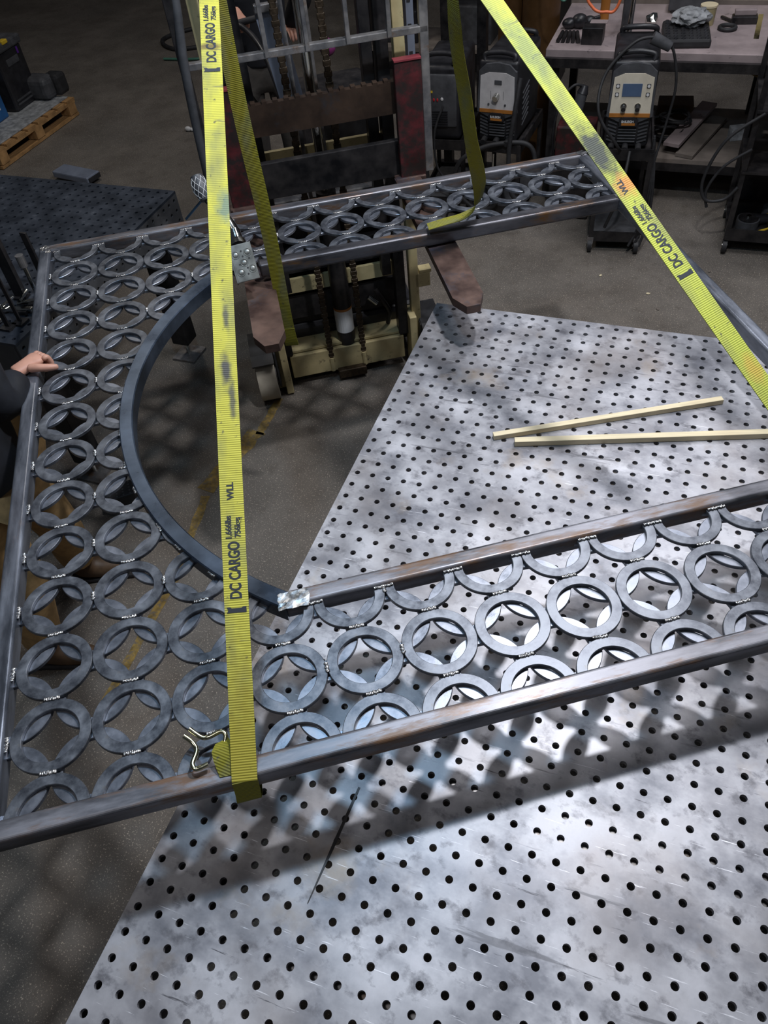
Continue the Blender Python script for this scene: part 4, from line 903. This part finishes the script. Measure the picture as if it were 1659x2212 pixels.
# boards and boxes on the lower shelf
for i, (x, y, a, L, wd, lb) in enumerate(((.79, 3.06, 1.28, .62, .10, 'grey dusty board leaning flat on the shelf nearest the middle cart'), (.87, 3.0, 1.28, .56, .11, 'wide pale dusty board lying on the lower bench shelf'))):
    thing1('shelf_board', bx((0, 0, 0), (L, wd, .02)), 'board' if i else 'bench', (x - .05 + i * .0, y, .31 + .05 * (1 - i)), (0, -.04, a), lb, 'board')
bm = bmesh.new(); box(bm, (0, 0, .04), (.10, .06, .08), bev=.004); thing1('parts_box', bm, 'film', (1.03, 3.05, .285), (0, 0, .4), 'small pale cardboard box on the shelf by the right cart', 'box')
thing1('parts_box', bx((0, 0, .06), (.22, .16, .12), bev=.004), 'orange' if False else 'boot', (.62, 3.30, .285), (0, 0, .1), 'brown box at the back of the lower bench shelf', 'box')
bm = bmesh.new()
for k in range(7):
    c0 = Vector((rn.uniform(-.05, .05), rn.uniform(-.05, .05), .02 + .02 * k)); tube(bm, [c0 + Vector((.09 * math.cos(a), .08 * math.sin(a), .01 * math.sin(a * 2 + k))) for a in [2 * PI * q / 14 for q in range(15)]], .008, n=6, smooth=False)
thing1('cable_heap', bm, 'rubber', (.60, 3.0, .29), (0, 0, 0), 'tangled heap of black cables on the lower shelf behind the middle welder', 'cables', smooth=50)
thing1('red_crate', bx((0, 0, .09), (.22, .18, .18), bev=.01), 'red', (.10, 2.50, .39), (0, 0, 0), 'dark red crate half hidden left of the middle welder', 'crate')
thing1('crate_stand', bx((0, 0, .19), (.26, .20, .38), bev=.01), 'black_steel', (.10, 2.50, .005), (0, 0, 0), 'black box under the dark red crate', 'box')
# gun set left of the middle welder
tg = empty('drill', (.08, 2.48, .575), 0, 'dark olive power tool hanging in cables left of the middle welder', 'tool')
bm = bmesh.new(); cyl(bm, (0, 0, .0), (.03, .03, .15), .035, .030, n=16); obj('body', bm, M['plastic2'], tg, smooth=40); bm = bmesh.new(); cyl(bm, (.03, .03, .15), (.04, .04, .19), .034, .02, n=16); obj('cap', bm, M['plastic'], tg, smooth=40)
cable(tg, [(.04, .04, .18), (-.02, .0, .2), (-.09, -.02, .1), (-.12, .0, -.1), (-.1, .05, -.3), (-.12, .1, -.54)], .008)
# hanging hoses top
hs = bmesh.new(); tube(hs, [(.03, 2.75, 1.6), (.05, 2.68, 1.22), (.10, 2.66, 1.12), (.17, 2.66, 1.10), (.24, 2.68, 1.14), (.30, 2.72, 1.5)], .008, n=8); setp(obj('air_hose', hs, M['hose_orange'], smooth=60), 'orange air hose looping down above the bench', 'hose')
hs = bmesh.new(); tube(hs, [(-.20, 2.75, 1.6), (-.16, 2.68, 1.25), (-.10, 2.66, 1.17), (-.04, 2.68, 1.19), (.0, 2.72, 1.6)], .006, n=8); setp(obj('air_hose', hs, M['hose_green'], smooth=60), 'dark green hose looping down left of the orange hose', 'hose')
hs = bmesh.new(); tube(hs, [(.93, 2.95, .82), (.98, 2.95, .74), (1.08, 2.95, .69), (1.22, 2.95, .70), (1.35, 2.95, .8)], .009, n=8); setp(obj('air_hose', hs, M['yline'], smooth=60), 'yellow hose sagging under the right end of the bench', 'hose')
# gas cylinders between stacker and welders
for i, (x, y, r_, lb) in enumerate(((-.30, 3.25, .12, 'brown gas cylinder standing at the left end of the bench'), (-.50, 3.35, .10, 'brown gas cylinder standing behind the grey panel welder'))):
    gc = empty('gas_cylinder', (x, y, 0), 0, lb, 'gas cylinder', 'gas cylinders behind the welders'); bm = bmesh.new(); tube(bm, [(0, 0, 0), (0, 0, 1.0), (0, 0, 1.12), (0, 0, 1.2)], lambda t: r_ * (1 if t < .75 else max(.25, 1 - (t - .75) * 3)), n=24, smooth=True, k=6)
    obj('shell', bm, M['brown_cyl'], gc, smooth=50); obj('valve', cyl(bmesh.new(), (0, 0, 1.2), (0, 0, 1.28), .02), M['chrome'], gc)
for i, (x, lb) in enumerate(((-.62, 'dark grey welding curtain post behind the far welder'), (-.86, 'dark upright steel post right of the stacker'))):
    pt = empty('steel_post', (x, 3.0, 0), 0, lb, 'post', 'posts behind the stacker'); obj('post', bx((0, 0, .9), (.06, .06, 1.8)), M['black_steel'], pt); obj('base', bx((0, 0, .006), (.16, .16, .012)), M['black_steel'], pt)
sh = empty('storage_rack', (-1.2, 4.6, 0), 0, 'dark storage rack with clutter behind the stacker', 'rack')
for x in (-.8, .8): obj('upright', bx((x, 0, 1.0), (.06, .5, 2.0)), M['black_steel'], sh)
for z in (.3, .9, 1.5): obj('shelf', bx((0, 0, z), (1.6, .5, .03)), M['board'], sh)
for i, (x, z, s, lb, m_) in enumerate(((-.5, .315, .3, 'black crate low on the rack', 'plastic'), (.1, .315, .35, 'grey crate low on the rack', 'plastic2'), (-.2, .915, .3, 'dark box on the middle rack shelf', 'board'), (.45, .915, .28, 'black case on the middle rack shelf', 'plastic'))):
    bm = bx((0, 0, s / 2), (s, .3, s * .8), bev=.01); thing1('crate', bm, m_, (-1.2 + x, 4.6, z - s * .1 + .0), (0, 0, 0), lb, 'crate')

# ------------------------------------------------------------------ left background: pallet, boxes
PA = empty('pallet', (-4.45, 2.38, 0), .0, 'orange-brown wooden pallet at the upper left carrying boxes', 'pallet')
for x in (-.02, -.60, -1.15):
    for y in (.05, .53, 1.01): obj('block', bx((x, y, .07), (.10, .10, .075)), M['pallet'], PA)
    obj('bottom_board', bx((x, .53, .016), (.10, 1.08, .022)), M['pallet'], PA)
    obj('stringer_board', bx((x, .53, .118), (.10, 1.08, .020)), M['pallet'], PA)
for k in range(8): obj('deck_board', bx((-.585, .04 + k * .14, .138), (1.23, .11, .018)), M['pallet'], PA)
bm = bx((-.60, .56, .152), (1.16, 1.0, .010), bev=.003); thing1('plastic_sheet', bm, 'film', (-4.45, 2.38, 0), (0, 0, 0), 'grey plastic sheet covering the top of the wooden pallet', 'sheet')
tb = empty('toolbox', (-4.93, 3.22, .158), .06, 'black lidded tool box with yellow latch on the pallet', 'toolbox')
obj('box_body', bx((0, 0, .22), (.42, .34, .44), bev=.02), M['plastic'], tb); obj('lid', bx((0, 0, .47), (.45, .37, .07), bev=.015), M['plastic2'], tb)
obj('latch', bx((.21, -.03, .50), (.05, .07, .03), bev=.006), M['yellow'], tb); obj('handle_recess', bx((.212, .0, .35), (.006, .16, .05)), M['plastic2'], tb)
obj('sticker', bx((.213, .10, .40), (.004, .02, .05)), mat('purple_sticker', (.12, .03, .3), .4), tb)
for z in (.05, .08): obj('rib', bx((.213, 0, z), (.008, .28, .012)), M['plastic2'], tb)
bb = empty('battery_box', (-4.93, 2.84, .158), .06, 'bright blue box with white label at the left frame edge', 'box'); obj('box_body', bx((0, 0, .12), (.38, .26, .24), bev=.01), M['blue'], bb); obj('label', bx((.191, -.02, .13), (.003, .16, .10)), M['white'], bb)
for q in range(3): obj('label_line', bx((.193, -.02, .16 - q * .025), (.001, .12, .008)), M['ink'], bb)
bg_ = empty('soft_bag', (-4.66, 3.42, .158), 0, 'grey and black bag beside the black tool box on the pallet', 'bag'); obj('bag_body', bx((-.02, -.03, .09), (.26, .18, .18), bev=.05, seg=3), M['plastic2'], bg_); obj('bag_end', bx((.08, .06, .09), (.16, .14, .17), bev=.03), M['rubber'], bg_)
# grey tube on floor
gt = bmesh.new(); beam(gt, (-3.85, 2.36, .045), (-3.48, 2.30, .045), .14, .05, bev=.01); g2 = setp(obj('steel_channel', gt, M['bluegrey']), 'flat blue-grey steel tube on the floor behind the dark table', 'steel tube'); obj('open_end', bx((-3.474, 2.299, .045), (.006, .12, .034), RZ(-.16)), M['rubber'], g2)
bm = bmesh.new(); ball(bm, (0, 0, .02), (.03, .02, .02), 6); ball(bm, (.04, .01, .015), (.02, .025, .015), 6); thing1('paper_scrap', bm, 'white', (-3.20, 3.27, 0), (0, 0, 0), 'small crumpled white scrap on the floor left of the long strap', 'scrap', smooth=50)
hc = bmesh.new(); tube(hc, [(-3.9, 5.2, .02), (-4.3, 5.0, .02), (-4.6, 5.25, .02), (-4.4, 5.6, .02), (-3.9, 5.7, .03), (-3.5, 5.5, .05)], .02, n=8); setp(obj('floor_cable', hc, M['rubber'], smooth=60), 'black cable coiled on the floor at the top behind the long strap', 'cable')
hc = bmesh.new(); tube(hc, [(-4.3, 4.75, .015), (-3.9, 4.8, .015), (-3.5, 5.1, .015), (-3.3, 5.5, .02)], .012, n=8); setp(obj('floor_cable', hc, M['hose_green'], smooth=60), 'dull green cable on the floor below the black coil', 'cable')
bp_ = empty('perforated_block', (-1.40, -.58, 0), .7, 'small black perforated block on the floor seen through a ring', 'block'); obj('block_body', bx((0, 0, .05), (.13, .10, .10), bev=.006), M['rubber'], bp_)
for q in range(4):
    for r_ in range(5): obj('dimple', ball(bmesh.new(), (-.045 + q * .03, -.038 + r_ * .019, .099), (.006, .006, .003), 4), M['plastic2'], bp_)
rnd = random.Random(5)
for i in range(6):
    bm = bmesh.new(); ball(bm, (0, 0, .004), (.008, .012, .004), 4); thing1('debris_chip', bm, 'board' if i % 2 else 'wood', (.55 + rnd.uniform(-.15, .5), 1.75 + rnd.uniform(-.25, .35), 0), (0, 0, rnd.uniform(0, 3)), ['pale chip of debris nearest the right cart wheel', 'pale chip of debris farthest left below the middle cart', 'brown chip of debris on the floor between the two black carts', 'lighter chip of debris in front of the bench shelf', 'tiny chip of debris in the middle of the clear floor', 'small brown chip of debris closest to the silver table'][i], 'debris')['group'] = 'chips of debris on the floor near the carts'
